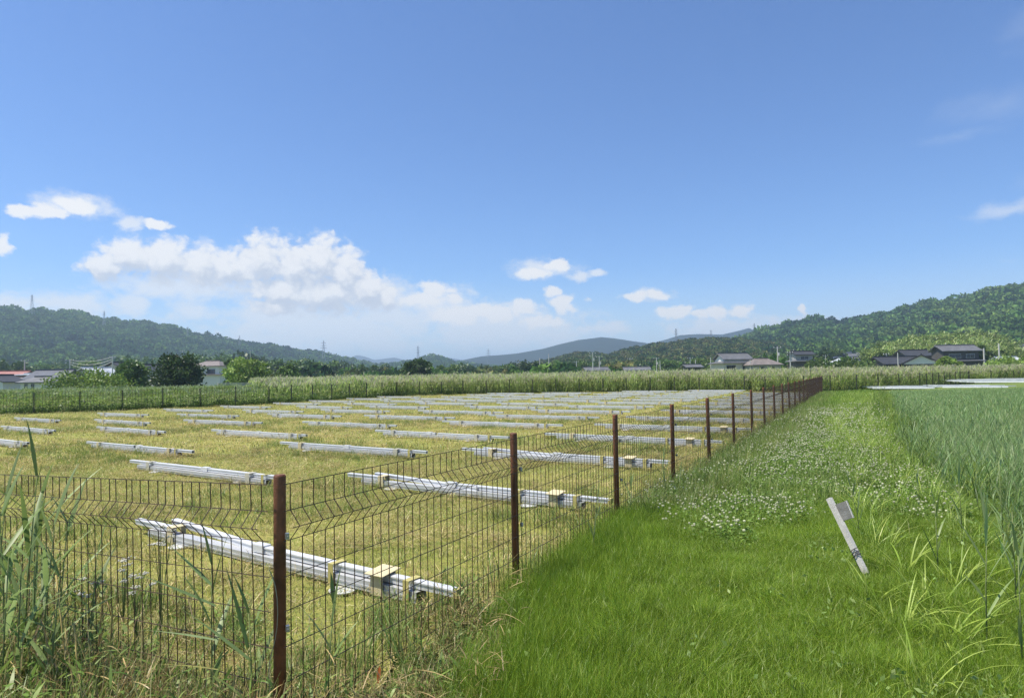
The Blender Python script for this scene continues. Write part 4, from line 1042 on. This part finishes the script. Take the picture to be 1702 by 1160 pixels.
# left village, about 140 m away
house('house', 'house with a faded red roof at the left edge', 14, 150, 8.5, 6, 2.9, 0.08, 'gable', 1.1, W_DARK, R_RED, [(-2, 1.5, 1.6, 1.2), (2.2, 1.5, 1.6, 1.2)], group=LV)
house('house', 'low white shed with dark roof in the bottom left corner of the village', 2, 120, 3.6, 5, 1.6, pi/2-0.2, 'gable', 1.2, W_WHITE, R_BLACK, [], group=LV)
house('house', 'cream house front with pale windows under the red roof', 25, 128, 6.5, 5, 1.9, 0.05, 'hip', 0.5, W_CREAM, R_BROWN, [(-2.1, 1.2, 1.1, 0.9), (0.4, 1.2, 1.1, 0.9), (2.2, 1.2, 0.8, 0.9)], group=LV)
house('house', 'small red-walled house with a white flat roof', 48, 146, 3.0, 4, 3.1, 0.1, 'hip', 0.2, W_RED, R_PALE, [(-0.7, 2.2, 0.6, 1.2), (0.8, 2.2, 0.6, 1.2)], group=LV)
house('house', 'white house with a big dark blue tiled roof', 92, 128, 7.0, 6, 2.0, -0.1, 'gable', 1.7, W_GREY, R_BLUE, [(-1, 1.2, 1.2, 1.0)], group=LV)
house('house', 'low pale house front with grey roof before the blue roof', 72, 118, 5.2, 4, 1.45, 0.05, 'hip', 0.9, W_WHITE, R_GREY, [(-1.6, 0.8, 0.5, 1.0), (-0.5, 0.8, 0.5, 1.0)], group=LV)
house('house', 'house with a shining pale grey gable roof beside a utility pole', 160, 150, 6, 8.6, 2.6, pi/2-0.35, 'gable', 1.9, W_GREY, R_PALE, [], group=LV, gable=W_GREY)
house('house', 'black roofed gable house half hidden behind the dark trees', 205, 165, 6, 8, 4.0, pi/2-0.3, 'gable', 2.0, W_CREAM, R_BLACK, [], group=LV)
house('house', 'small gable of a black roofed house between two dark trees', 252, 160, 5, 5.6, 3.6, pi/2-0.25, 'gable', 1.6, W_GREY, R_BLACK, [], group=LV)
house('house', 'white two-storey house with brown grey hip roof', 354, 170, 8.2, 7, 2.6, -0.15, 'hip', 0.6, W_WHITE, R_BROWN, [(-1.5, 1.4, 2, 1.2)],
      (7.4, 6.5, 2.6, 2.2, 'hip', 1.3, W_WHITE, R_BROWN, [(-1.5, 3.5, 1.9, 1.3), (1.6, 3.5, 2.1, 1.2)]), LV)
# middle
house('shed', 'low grey shed behind the utility poles in the middle distance', 990, 190, 6, 5, 1.4, 0.1, 'gable', 0.9, W_GREY, R_GREY, [])
house('shed', 'wider low grey shed right of the other shed, above the reeds', 1058, 200, 7, 5, 1.3, -0.1, 'gable', 0.9, W_GREY, R_GREY, [])
house('shed', 'small weathered hut left of the traditional tiled house', 1150, 185, 4, 4, 1.8, 0.1, 'gable', 0.7, W_DARK, R_GREY, [])
# right village
house('traditional_house', 'traditional grey tiled house with a gabled porch roof', 1218, 165, 8.2, 7, 2.5, 0.15, 'hip', 0.9, W_CREAM, R_GREY, [(-2.2, 1.4, 2.4, 1.3), (2.0, 1.4, 2.4, 1.3)],
      (6.8, 5.0, 2.8, 0.6, 'gable', 1.5, W_WHITE, R_GREY, []), RV)
house('traditional_house', 'single-storey house with a dark hip roof right of the traditional house', 1266, 160, 6.6, 6, 1.9, 0.1, 'hip', 1.5, W_GREY, R_BROWN, [(-1.5, 1.1, 1.4, 0.9), (1.2, 1.1, 1.2, 0.9)], group=RV)
house('house', 'narrow two-storey house with two dark roof tiers beside a tall pole', 1332, 175, 4.8, 5, 2.8, 0.0, 'hip', 0.8, W_DARK, R_GREY, [],
      (4.4, 4.2, 3.2, 1.3, 'gable', 0.9, W_GREY, R_BLACK, [(0, 3.8, 2, 0.7)]), RV)
vill = [(1372, 260, 5), (1388, 300, 6), (1400, 250, 5.5), (1412, 320, 6), (1424, 270, 6), (1438, 240, 6.5), (1450, 290, 6), (1382, 340, 6), (1430, 350, 7), (1405, 380, 6)]
for i, (x, D, w) in enumerate(vill):
    zt = at(x, [603, 596, 600, 591, 597, 601, 594, 592, 589, 588][i], D).z
    house('house', f'small grey roofed village house, {ORD[i]} of those clustered left of the black roofs', x, D, w, 5, max(1.2, zt-1.4), rng.uniform(-0.4, 0.4), 'gable' if i % 2 else 'hip', 1.3,
          (W_WHITE, W_CREAM, W_GREY)[i % 3], (R_GREY, R_BLUE, R_PALE, R_GREY)[i % 4], [(0, max(1.0, zt-2.6), 1.8, 1.0)], group=RV)
house('barn', 'low black roofed barn with a white gable end', 1532, 145, 7.5, 6.5, 1.5, pi/2-0.55, 'gable', 1.9, W_DARK, R_BLACK, [], group=RV, gable=W_WHITE)
house('barn', 'long low black roof left of the white gable', 1488, 155, 9.5, 6, 1.5, 0.1, 'gable', 1.7, W_DARK, R_BLACK, [], group=RV)
house('house', 'black tiled ridge roof standing behind the white gable', 1518, 175, 6.5, 6, 3.6, 0.0, 'gable', 1.6, W_DARK, R_BLACK, [(0, 2.5, 2.2, 1)], group=RV)
house('house', 'large grey two-storey house with dark walls before the bamboo', 1588, 160, 9.2, 6.5, 2.0, -0.06, 'hip', 0.7, W_DARK, R_GREY, [(-2, 1.2, 2.2, 1.0)],
      (8.0, 5.2, 2.2, 2.2, 'gable', 1.4, W_DARK, R_GREY, [(-1.5, 3.3, 2.6, 0.9), (2, 3.3, 1.8, 0.9)]), RV)
house('house', 'small pale roofed hut right of the grey two-storey house', 1672, 185, 5.5, 4, 2.2, 0.1, 'gable', 0.9, W_GREY, R_PALE, [], group=RV)
house('house', 'white house up on the slope at the right edge', 1700, 300, 6, 5, 9.0, 0.0, 'gable', 1.3, W_WHITE, R_GREY, [(0, 7.5, 2, 1.2)], group=RV)
# low concrete retaining wall by the light green tree
a_, b_ = at(362, 632, 98), at(452, 634, 104)
d_ = Vector((b_.x-a_.x, b_.y-a_.y, 0))
w_ = MB().box(0, d_.length, -0.15, 0.15, 0, 1.15).box(-0.02, d_.length+0.02, -0.19, 0.19, 1.15, 1.27).obj('concrete_wall', solid('pale_concrete', (0.42, 0.40, 0.35), 0.9, var=0.12, scale=2), None, loc=(a_.x, a_.y, -0.1), rot=(0, 0, atan2(d_.y, d_.x)))
tag(w_, 'long low pale concrete wall below the light green tree', 'wall')

# ================================================================== utility poles and pylons
M_conc = solid('concrete_pole', (0.50, 0.49, 0.46), 0.85, var=0.08); M_steel = solid('pylon_steel', (0.30, 0.32, 0.35), 0.5, metal=0.4, var=0.1)
def pole(x, ytop, D, label, arms=1, can=False, r=0.16):
    p = at(x, ytop, D); e = empty('utility_pole', (p.x, p.y, 0), rng.uniform(-0.4, 0.4), label, 'pole', 'utility poles in the villages')
    MB().tube([(0, 0, -0.3), (0, 0, p.z)], r, 8, True, r*0.75).obj('pole_shaft', M_conc, e)
    for i in range(arms):
        z = p.z-0.35-0.75*i
        ar = MB().box(-0.9, 0.9, -0.06, 0.06, z, z+0.1).obj('cross_arm', M_steel, e)
        for s in (-0.8, 0, 0.8): MB().tube([(s, 0, z+0.1), (s, 0, z+0.34)], 0.07, 6).obj('insulator', W_WHITE, ar)
    if can: MB().tube([(0.32, 0, p.z-2.3), (0.32, 0, p.z-1.5)], 0.24, 10).obj('transformer', M_conc, e)
    return Vector((p.x, p.y, p.z))
pole(41, 598, 155, 'utility pole standing over the red roofed house', 1)
pa = pole(116, 597, 160, 'utility pole behind the dark blue roof, holding the slack cables', 2)
pb = pole(187, 592, 148, 'utility pole beside the pale grey gable roof', 1)
pole(303, 582, 210, 'thin pole rising behind the biggest round tree', 1, r=0.12)
pole(416, 582, 230, 'thin pole behind the light green tree', 1, r=0.12)
pole(897, 595, 200, 'shorter of the two plain poles in the middle distance', 0)
pole(912, 588, 200, 'taller of the two plain poles in the middle distance', 0)
pole(958, 600, 230, 'small pole left of the grey shed', 1)
pole(985, 586, 185, 'tall utility pole with transformer beside the grey shed', 2, True)
pole(996, 592, 188, 'second utility pole with transformer at the grey shed', 1, True)
pole(1047, 595, 215, 'utility pole with transformer left of the wider grey shed', 1, True)
pole(1091, 594, 215, 'utility pole with transformer right of the wider grey shed', 1, True)
pole(1097, 600, 225, 'short plain pole right of the wider grey shed', 0)
pole(1147, 594, 195, 'utility pole behind the weathered hut', 1)
pole(1156, 598, 200, 'shorter pole just right of the weathered hut', 0)
pole(1181, 594, 220, 'thin pole left of the traditional tiled house', 0)
pole(1247, 598, 158, 'short pole between the two traditional houses', 0, r=0.12)
pole(1292, 576, 165, 'tallest utility pole, right of the dark hip roof', 1, True)
pole(1313, 584, 170, 'utility pole left of the narrow two-storey house', 2, True)
pole(1319, 581, 200, 'thin pole rising behind the narrow two-storey house', 0)
pole(1372, 590, 230, 'thin pole at the left of the clustered village', 1, r=0.12)
pole(1473, 587, 165, 'utility pole over the long low black roof', 1)
pole(1492, 586, 138, 'slim pale pole in front of the long low black roof', 0, r=0.11)
pole(1572, 570, 175, 'short pole above the large grey two-storey house', 0, r=0.12)
pole(1635, 579, 165, 'nearer of the two pale poles right of the grey house', 0, r=0.22)
pole(1660, 571, 165, 'taller of the two pale poles at the right edge', 0, r=0.22)
for k in range(3):
    pts = []
    for i in range(13):
        a = i/12; q = pa.lerp(pb, a); pts.append((q.x, q.y, q.z-0.15-0.5*k-(1.1+0.5*k)*4*a*(1-a)*0.6))
    o = MB().tube(pts, 0.035, 4).obj('overhead_cable', M_conc)
    tag(o, ['uppermost', 'middle', 'lowest'][k]+' of the slack pale cables between two poles in the left village', 'cable')
def pylon(x, ytop, ybase, D, label, w=None):
    t = at(x, ytop, D); b = at(x, ybase, D); H = t.z-b.z
    e = empty('pylon', (b.x, b.y, b.z-6), rng.uniform(-0.4, 0.4), label, 'pylon', 'power line pylons on the hills')
    H += 6; w = H*0.085; th = H*0.005; m = MB()
    lv = [0, 0.22, 0.42, 0.6, 0.75, 0.88, 1.0]; ww = [w*(1-0.86*min(1, l*1.12)) for l in lv]
    c = [(1, 1), (-1, 1), (-1, -1), (1, -1)]
    for i in range(6):
        for k in range(4):
            a0 = Vector((c[k][0]*ww[i], c[k][1]*ww[i], lv[i]*H)); a1 = Vector((c[k][0]*ww[i+1], c[k][1]*ww[i+1], lv[i+1]*H)); k2 = (k+1) % 4
            b1 = Vector((c[k2][0]*ww[i+1], c[k2][1]*ww[i+1], lv[i+1]*H)); b0 = Vector((c[k2][0]*ww[i], c[k2][1]*ww[i], lv[i]*H))
            m.tube([a0, a1], th, 4); m.tube([a0, b1], th*0.55, 3); m.tube([b0, a1], th*0.55, 3); m.tube([a1, b1], th*0.55, 3)
    m.obj('tower', M_steel, e)
    for z, aw_ in ((0.70, 0.13), (0.80, 0.115), (0.90, 0.10)):
        MB().tube([(-aw_*H, 0, z*H), (0, 0, z*H+0.02*H), (aw_*H, 0, z*H)], th*0.9, 4).tube([(-aw_*H, 0, z*H), (aw_*H, 0, z*H)], th*0.7, 4).obj('cross_arm', M_steel, e)
pylon(53, 490, 514, 800, 'pylon on the ridge at the far left')
pylon(173, 517, 533, 860, 'pylon on the ridge right of the hump of the left hill')
pylon(312, 543, 560, 1000, 'thin pylon halfway down the left ridge')
pylon(398, 557, 568, 1050, 'small pylon at the notch of the left ridge')
pylon(538, 566, 602, 1050, 'tall slender pylon standing on the lower end of the left hill')
pylon(695, 575, 605, 1250, 'pylon above the lone round tree in the valley gap')
pylon(812, 580, 612, 1400, 'pylon in front of the foot of the blue mountain')
pylon(1124, 546, 568, 640, 'pylon behind the olive ridge')
pylon(1182, 548, 562, 640, 'small thin pylon right of the one behind the olive ridge')
pylon(1254, 537, 556, 880, 'pylon where the wooded hill at right meets the blue ridge')

# ================================================================== single plants near the viewer
def strip(P0, P1, w, sag=0.0, k=8, wpeak=0.3, twist=0.3, up=None):
    P0, P1 = Vector(P0), Vector(P1); d = P1-P0; L = d.length
    mid = P0.lerp(P1, 0.5)+Vector((0, 0, L*sag))
    V, F = [], []
    base = d.cross(Vector((0, 0, 1)))
    if base.length < 1e-4: base = Vector((1, 0, 0))
    base.normalize()
    for i in range(k+1):
        t = i/k
        p = P0*(1-t)**2+mid*(2*t*(1-t))+P1*t*t
        ww = w/2*(0.5+0.5*t/wpeak if t < wpeak else max((1-t)/(1-wpeak), 0.03)**0.7)
        tn = (Matrix.Rotation(twist*(t-0.3), 3, d.normalized()) @ base)
        n = tn.cross(d.normalized())
        V += [tuple(p-tn*ww), tuple(p+n*ww*0.22), tuple(p+tn*ww)]
        if i < k: b = 3*i; F += [(b, b+1, b+4, b+3), (b+1, b+2, b+5, b+4)]
    return np.array(V), np.array(F)
def leaf_obj(parent, P0, P1, w, col, sag=0.1, mat=None, name='leaf', twist=0.5, wpeak=0.3):
    V, F = strip(P0, P1, w, sag, twist=twist, wpeak=wpeak)
    me = fast_mesh(name, V, F, np.repeat([np.array(col)*rng.uniform(0.85, 1.15)], len(V), 0), smooth=True); me.materials.append(mat or M_leaf)
    return link(name, me, None, parent)
BG = [(0.21, 0.29, 0.10), (0.25, 0.33, 0.125), (0.17, 0.24, 0.07)]
def reed_plant(base, H, label, group, nl=7, lw=0.026, ll=0.42, lean=(0, 0), cols=BG, upright=0.5):
    r = empty('reed_plant', base, 0, label, 'reed', group)
    top = Vector((lean[0], lean[1], H))
    st = MB().tube([(0, 0, -0.05), (lean[0]*0.3, lean[1]*0.3, H*0.5), tuple(top*0.96)], 0.0055, 5, True, 0.0025)
    me = st.mesh('stem', True); a = me.color_attributes.new('Col', 'FLOAT_COLOR', 'POINT')
    a.data.foreach_set('color', np.tile([0.17, 0.21, 0.075, 1], len(me.vertices)).astype(np.float32)); me.materials.append(M_stem); link('stem', me, None, r)
    az = rng.uniform(0, 6)
    for i in range(nl):
        t = 0.25+0.7*i/(nl-1); p = Vector((lean[0]*t*t, lean[1]*t*t, H*t)); az += pi*0.8+rng.normal(0, 0.5)
        L = ll*rng.uniform(0.7, 1.2)*H*(1.0 if t < 0.85 else 0.7); el = upright+rng.uniform(-0.2, 0.55)*(1 if i < nl-2 else 0)+(0.55 if i >= nl-2 else 0)
        d = Vector((cos(az)*cos(el), sin(az)*cos(el), sin(el)))
        leaf_obj(r, p, p+d*L, lw*rng.uniform(0.75, 1.2), cols[rng.integers(len(cols))], rng.uniform(0.08, 0.2))
    return r
GR = 'single reeds growing by the fence'
def gb(px, py): 
    p = gnd(px, py); return Vector((p.x, p.y, -0.03))
def near(px, depth): p = at(px, 900, depth); return Vector((p.x, p.y, -0.05))
reed_plant(near(12, 3.55), 1.20, 'leafy reed at the very left edge in front of the fence', GR, 9, 0.026, 0.42, (-0.05, 0))
reed_plant(near(40, 3.75), 1.28, 'tallest reed of the clump in front of the fence at left', GR, 9, 0.026, 0.40, (0.06, 0.02), upright=0.8)
reed_plant(near(70, 3.6), 1.02, 'reed at the right side of the clump in front of the left fence', GR, 9, 0.025, 0.42, (0.05, 0.03))
reed_plant(near(30, 3.4), 0.86, 'shorter grey green reed low in the clump at left', GR, 8, 0.025, 0.45, (0.02, 0))
reed_plant(near(98, 4.0), 0.95, 'thin reed beside the yellow canes at left', GR, 7, 0.028, 0.42, (0.04, 0.02))
reed_plant(near(55, 3.95), 1.10, 'reed standing behind the tallest one in the left clump', GR, 9, 0.023, 0.42, (0.03, 0.02))
reed_plant(near(85, 3.45), 0.78, 'short bushy reed at the front of the left clump', GR, 9, 0.023, 0.48, (0.05, 0))
reed_plant(near(5, 3.3), 0.92, 'leafy reed in the lower left corner', GR, 9, 0.024, 0.45, (0.03, 0))
reed_plant(near(150, 4.0), 0.70, 'small reed between the canes and the yarrow', GR, 6, 0.024, 0.45, (0.04, 0), upright=0.8)
reed_plant(near(-8, 3.9), 1.12, 'reed half cut off by the left edge', GR, 9, 0.025, 0.42, (0.06, 0))
reed_plant(near(352, 3.35), 0.86, 'reed with broad leaf standing before the middle of the front panel', GR, 5, 0.032, 0.40, (0.0, 0), upright=0.75)
r_ = reed_plant(near(420, 3.2), 0.66, 'reed with long sideways leaves close to the corner post', GR, 5, 0.030, 0.42, (-0.02, 0), upright=0.6)
def big_leaf(root, a, b, da, db, w, sag, col):
    A = at(*a, da)-root.location; B = at(*b, db)-root.location
    leaf_obj(root, A, B, w, col, sag, twist=0.6)
big_leaf(r_, (418, 1098), (300, 1010), 3.2, 3.25, 0.028, 0.03, (0.20, 0.29, 0.11))
big_leaf(r_, (360, 1063), (228, 1046), 3.25, 3.4, 0.022, 0.03, (0.24, 0.32, 0.15))
big_leaf(r_, (358, 1006), (212, 948), 3.3, 3.5, 0.026, 0.02, (0.17, 0.26, 0.10))
big_leaf(r_, (352, 972), (280, 905), 3.35, 3.5, 0.026, 0.02, (0.17, 0.26, 0.10))
big_leaf(r_, (362, 1112), (240, 1105), 3.2, 3.3, 0.014, 0.05, (0.22, 0.22, 0.07))
big_leaf(r_, (412, 1075), (375, 940), 3.2, 3.3, 0.026, 0.05, (0.13, 0.21, 0.06))
reed_plant(F0+Vector((0.16, 0.22, -0.03)), 0.60, 'small reed right behind the corner post', GR, 5, 0.026, 0.5, (0.03, 0.04), upright=0.8)
reed_plant(gb(985, 935), 0.62, 'thin reed in front of the second fence panel', GR, 5, 0.016, 0.5, (0.06, 0), upright=0.8)
reed_plant(gb(1046, 880), 0.55, 'reed growing at the foot of the third post', GR, 6, 0.018, 0.45, (0.04, 0), upright=0.7)
reed_plant(gb(1108, 838), 0.62, 'reed leaning against the wires left of the fourth post', GR, 6, 0.020, 0.45, (-0.05, 0), upright=0.8)
reed_plant(gb(1128, 840), 0.50, 'short reed right of the fourth post', GR, 6, 0.020, 0.45, (0.04, 0), upright=0.8)
GQ = 'single reeds at the border of the reed field'
for i, (px, py, H, lab) in enumerate([(1250, 845, 0.5, 'lone reed sprout in the clover left of the white stake'), (1432, 905, 0.62, 'reed standing right behind the white stake'), (1560, 965, 0.66, 'reed with broad leaves right of the white stake'),
        (1640, 1075, 0.78, 'tall thin reed in the grass near the lower right corner'), (1690, 1020, 0.75, 'big reed at the right edge above the lower corner'), (1600, 900, 0.7, 'reed at the front edge of the reed field'),
        (1668, 905, 0.85, 'tall reed with spread leaves at the right edge'), (1530, 850, 0.5, 'young reed among the yellow sedge'), (1298, 860, 0.4, 'short reed sprout in the white clover'), (1700, 1120, 0.7, 'reed cut by the lower right edge')]):
    reed_plant(gb(px, py), H, lab, GQ, 6, 0.019, 0.42, (rng.normal(0, 0.05), 0), upright=0.75)
# tufts of arching sedge in the foreground on the right
def sedge_tuft(base, label, n=11, L=(0.32, 0.62)):
    r = empty('sedge_tuft', base, 0, label, 'grass tuft', 'arching sedge tufts in the foreground')
    if n > 7: n = int(n*1.9)
    for i in range(n):
        az = rng.uniform(0, 2*pi); l = rng.uniform(*L); el = rng.uniform(0.45, 1.15)
        p = Vector((rng.normal(0, 0.04), rng.normal(0, 0.04), 0)); d = Vector((cos(az)*cos(el), sin(az)*cos(el), sin(el)*0.75))
        leaf_obj(r, p, p+d*l, rng.uniform(0.008, 0.015), [(0.33, 0.44, 0.07), (0.38, 0.48, 0.10), (0.25, 0.37, 0.05)][i % 3], rng.uniform(0.18, 0.38))
for px, py, lab, n in [(1495, 1055, 'bright sedge tuft below and right of the white stake', 13), (1540, 1020, 'sedge tuft with tall arching blades right of the stake', 13), (1575, 1075, 'wide sedge tuft near the lower right corner', 13), (1535, 1150, 'sedge tuft with a long pale blade at the bottom edge', 8),
        (1450, 1010, 'small sedge tuft just below the foot of the stake', 9), (1405, 975, 'sedge tuft left of the foot of the stake', 7), (1590, 985, 'sedge tuft at the border of the reeds', 12), (1625, 1040, 'sedge tuft beside the tall thin reed', 11), (1500, 960, 'sedge tuft right of the stake foot', 9),
        (1245, 1090, 'small pale tuft in the middle of the foreground grass', 6), (1175, 1040, 'tiny tuft with curled blades in the foreground grass', 5), (1100, 1070, 'curled pale blades in the foreground grass near the caption area of the path', 4)]:
    sedge_tuft(gb(px, py), lab.replace(' near the caption area of the path', ' nearer the fence'), n, (0.3, 0.6) if n > 7 else (0.12, 0.25))
# pale dock plant at the foot of the fence
dk = empty('dock_plant', gb(905, 1108), 0, 'pale green broad leaved plant at the foot of the fence', 'weed')
for i in range(10):
    az = rng.uniform(0, 2*pi); el = rng.uniform(0.5, 1.3); l = rng.uniform(0.10, 0.19)
    leaf_obj(dk, (rng.normal(0, .03), rng.normal(0, .03), 0), Vector((cos(az)*cos(el), sin(az)*cos(el), sin(el)))*l, rng.uniform(0.022, 0.036), (0.24, 0.36, 0.10), 0.15, wpeak=0.55)
# dry yellow canes
DC = [(0.46, 0.36, 0.13), (0.42, 0.30, 0.12), (0.36, 0.32, 0.11)]
for i, (a, b, D, lab) in enumerate([((82, 960), (110, 1165), 3.5, 'dry yellow cane left of the others'), ((58, 1038), (92, 1150), 3.4, 'leaning dry cane near the left edge'), ((98, 1050), (100, 1165), 3.45, 'upright dry cane in the middle of the canes'),
        ((112, 1040), (126, 1165), 3.4, 'dry cane with a snapped top at left'), ((160, 1010), (150, 1160), 3.6, 'bent yellow cane right of the others'), ((178, 1012), (170, 1165), 3.6, 'hooked yellow cane furthest right'), ((5, 1105), (50, 1165), 3.35, 'fallen pale cane in the lower left corner'), ((195, 1100), (222, 1165), 3.4, 'short pale cane in front of the fence panel')]):
    A, B = at(*b, D), at(*a, D); B.y += 0.05
    e = empty('dry_cane', (A.x, A.y, 0), 0, lab, 'cane', 'dry canes in front of the fence')
    A = A-e.location; B = B-e.location; A = A-(B-A)*0.3
    k_ = [tuple(A), tuple(A.lerp(B, 0.55)+Vector((0.012, 0, 0))), tuple(B)]
    if i in (4, 5): k_ += [tuple(B+Vector((0.03, 0, 0.012))), tuple(B+Vector((0.05, 0, -0.06)))]
    me = MB().tube(k_, 0.0052, 6, True, 0.0035).mesh('cane_stem', True); ca = me.color_attributes.new('Col', 'FLOAT_COLOR', 'POINT')
    ca.data.foreach_set('color', np.tile([*DC[i % 3], 1], len(me.vertices)).astype(np.float32)); me.materials.append(M_stem); link('cane_stem', me, None, e)
    leaf_obj(e, k_[1], Vector(k_[1])+Vector((rng.normal(0, .08), rng.normal(0, .05), -0.10)), 0.012, (0.40, 0.30, 0.13), 0.3, M_leaf2)
# white yarrow
for i, (px, py, D, lab) in enumerate([(140, 972, 4.05, 'white yarrow with lowest flower heads, behind the yellow canes'), (205, 940, 4.3, 'white yarrow with several flat heads in the middle of the front panel'), (268, 890, 4.4, 'tallest white yarrow, in front of the nearest rails'), (228, 962, 4.2, 'small yarrow right of the other flower heads')]):
    tp = at(px, py, D); e = empty('yarrow', (tp.x, tp.y, 0), 0, lab, 'flower', 'white yarrow by the front panel')
    for j in range(6):
        h = tp.z+rng.uniform(-0.09, 0.05); q = Vector((rng.normal(0, 0.06), rng.normal(0, 0.06), h))
        me = MB().tube([(0, 0, 0), (q.x*0.4, q.y*0.4, h*0.6), tuple(q)], 0.003, 4, True, 0.0018).mesh('stem'); ca = me.color_attributes.new('Col', 'FLOAT_COLOR', 'POINT')
        ca.data.foreach_set('color', np.tile([0.15, 0.19, 0.07, 1], len(me.vertices)).astype(np.float32)); me.materials.append(M_stem); st = link('stem', me, None, e)
        pr_ = [ball((q.x+rng.normal(0, .014), q.y+rng.normal(0, .014), q.z+rng.normal(0, .003)), 0.006, np.array((0.74, 0.72, 0.62))*rng.uniform(.85, 1.1)) for _ in range(16)]
        V, F, C = join(pr_); me = fast_mesh('flower_head', V, F, C, True); me.materials.append(M_flower); link('flower_head', me, None, st)
# one orange dead leaf caught at the foot of the fence
ol = gb(628, 1150); ol.z = 0.05
e = empty('dead_leaf', ol, 0, 'single orange dead leaf caught at the foot of the fence', 'leaf')
leaf_obj(e, (0, 0, 0), (0.01, 0.01, 0.085), 0.034, (0.45, 0.13, 0.04), 0.1, M_leaf2, 'leaf_blade', wpeak=0.5)

# rank weeds at both sides of the front panel and under the near fence
FRONT = [(F0.x, F0.y), (FW.x-2.0, FW.y+1.1), (-6.0, 3.2), (-4.0, 2.0), (-0.4, 2.0)]
BRO = [(0.18, 0.27, 0.055), (0.23, 0.32, 0.075), (0.13, 0.21, 0.04), (0.29, 0.35, 0.11)]
def rank_src(H=0.4, dry=0.2):
    n = 60; b = disc(n, 0.13)
    parts = [blades(b, U(0, 2*pi, n), U(0.4, 1.0, n)*H, U(0.004, 0.009, n), U(0, 0.5, n), U(0, 1.1, n), 4, pal(n, BRO+[STRAW, DRY], [.25*(1-dry)]*4+[dry*0.6, dry*0.4]))]
    m = 16; lb = disc(m, 0.14); lb[:, 2] = U(0.05, 0.8, m)*H
    parts.append(blades(lb, U(0, 2*pi, m), U(0.05, 0.11, m), U(0.010, 0.022, m), U(0.5, 1.4, m), U(0, 0.8, m), 3, pal(m, BRO)))
    return src('rank_weed_clump', parts, M_leaf)
RANK = [rank_src(0.42, d) for d in (0.15, 0.4, 0.6)]; RANKL = [rank_src(0.30, d) for d in (0.15, 0.35, 0.5)]
P = sample(FRONT, 0.12, 0.8, lambda P: infov(P, 0.3))
scatter('rank_weeds', with_z(P, -0.05), RANK, scl=U(0.6, 1.1, len(P))*(1+0.35*np.clip((-P[:, 0]-1.6)/1.2, 0, 1)), tilt=0.12, label='tangle of green weeds in front of the fence at the lower left', cat='weeds')
INS = [(F0.x, F0.y), (fence_pt(1).x, fence_pt(1).y), (fence_pt(1).x-0.5, fence_pt(1).y+0.3), (F0.x-0.15, F0.y+1.1), (FW.x-2, FW.y+2.5), (FW.x-2.0, FW.y+1.1)]
P = sample(INS, 0.17, 0.9, lambda P: infov(P, 0.3) & (rng.random(len(P)) < 0.8))
scatter('weeds_inside_fence', with_z(P, -0.02), RANKL+HAY[:1], scale=(0.55, 1.05), tilt=0.12, label='shorter weeds and dry grass just inside the front fence', cat='weeds')

# dry stalks in the lower left, and tall grasses growing through the mesh of the right run
def stalk_src(n=14, H=(0.3, 0.75)):
    parts = [blades(disc(n, 0.16), U(0, 2*pi, n), U(*H, n), U(0.004, 0.007, n), U(0.0, 0.3, n), U(0.0, 0.5, n), 4, pal(n, [(0.50, 0.38, 0.15), (0.40, 0.28, 0.12), (0.52, 0.44, 0.20), (0.30, 0.20, 0.10)]), wpeak=0.1)]
    m = 16; lb = disc(m, 0.16); lb[:, 2] = U(0.1, 0.4, m)
    parts.append(blades(lb, U(0, 2*pi, m), U(0.08, 0.2, m), U(0.005, 0.010, m), U(0.8, 1.8, m), U(0.2, 1.2, m), 4, pal(m, [(0.44, 0.34, 0.16), (0.34, 0.24, 0.11)])))
    return src('dry_stalk_clump', parts, M_leaf2)
STK = [stalk_src() for _ in range(4)]
P = sample(FRONT, 0.21, 0.9, lambda P: infov(P, 0.3) & (rng.random(len(P)) < 0.75))
scatter('dry_stalks', with_z(P, -0.05), STK, scale=(0.6, 1.05), tilt=0.14, label='tangle of dry brown stalks in front of the front fence panel', cat='stalks')
fp = []
for n in range(0, 12):
    for _ in range(9 if n < 3 else 12):
        q = fence_pt(n+rng.random()); fp.append((q.x+rng.normal(-0.03, 0.10), q.y+rng.normal(0.02, 0.06), -0.03))
FGS = [src('fence_weed_clump', [blades(disc(22, 0.08), U(0, 2*pi, 22), U(0.15, 0.55, 22), U(0.004, 0.009, 22), U(0.0, 0.35, 22), U(0.1, 1.0, 22), 5, pal(22, [(0.18, 0.28, 0.06), (0.26, 0.33, 0.10), (0.42, 0.36, 0.16), (0.14, 0.22, 0.05)]))], M_leaf) for _ in range(4)]
scatter('weeds_in_the_mesh', fp, FGS, scale=(0.6, 1.2), tilt=0.12, label='grasses and weeds growing up through the mesh of the brown fence', cat='weeds')

# rough strip of weeds and straw between the near fence and the lawn
STRIP = [(F0.x, F0.y), (fence_pt(1).x+0.05, fence_pt(1).y), (fence_pt(1).x+0.12, fence_pt(1).y-0.1), (-0.05, 3.5), (0.0, 2.4), (-1.3, 2.4)]
P = sample(STRIP, 0.14, 0.9, lambda P: infov(P, 0.3))
scatter('rough_weeds_by_fence', with_z(P, -0.05), [rank_src(0.30, d) for d in (0.3, 0.55, 0.7)]+[stalk_src(8, (0.12, 0.35))], scale=(0.5, 1.0), tilt=0.15, label='rough weeds and dry straw between the near fence and the lawn', cat='weeds')
P = sample(STRIP, 0.25, 0.9, lambda P: infov(P, 0.3) & (rng.random(len(P)) < 0.8))
scatter('straw_by_fence', with_z(P, -0.02), [hay_src(60, 0.22) for _ in range(2)], scale=(0.6, 1.1), label='dry straw lying along the foot of the near fence', cat='straw')
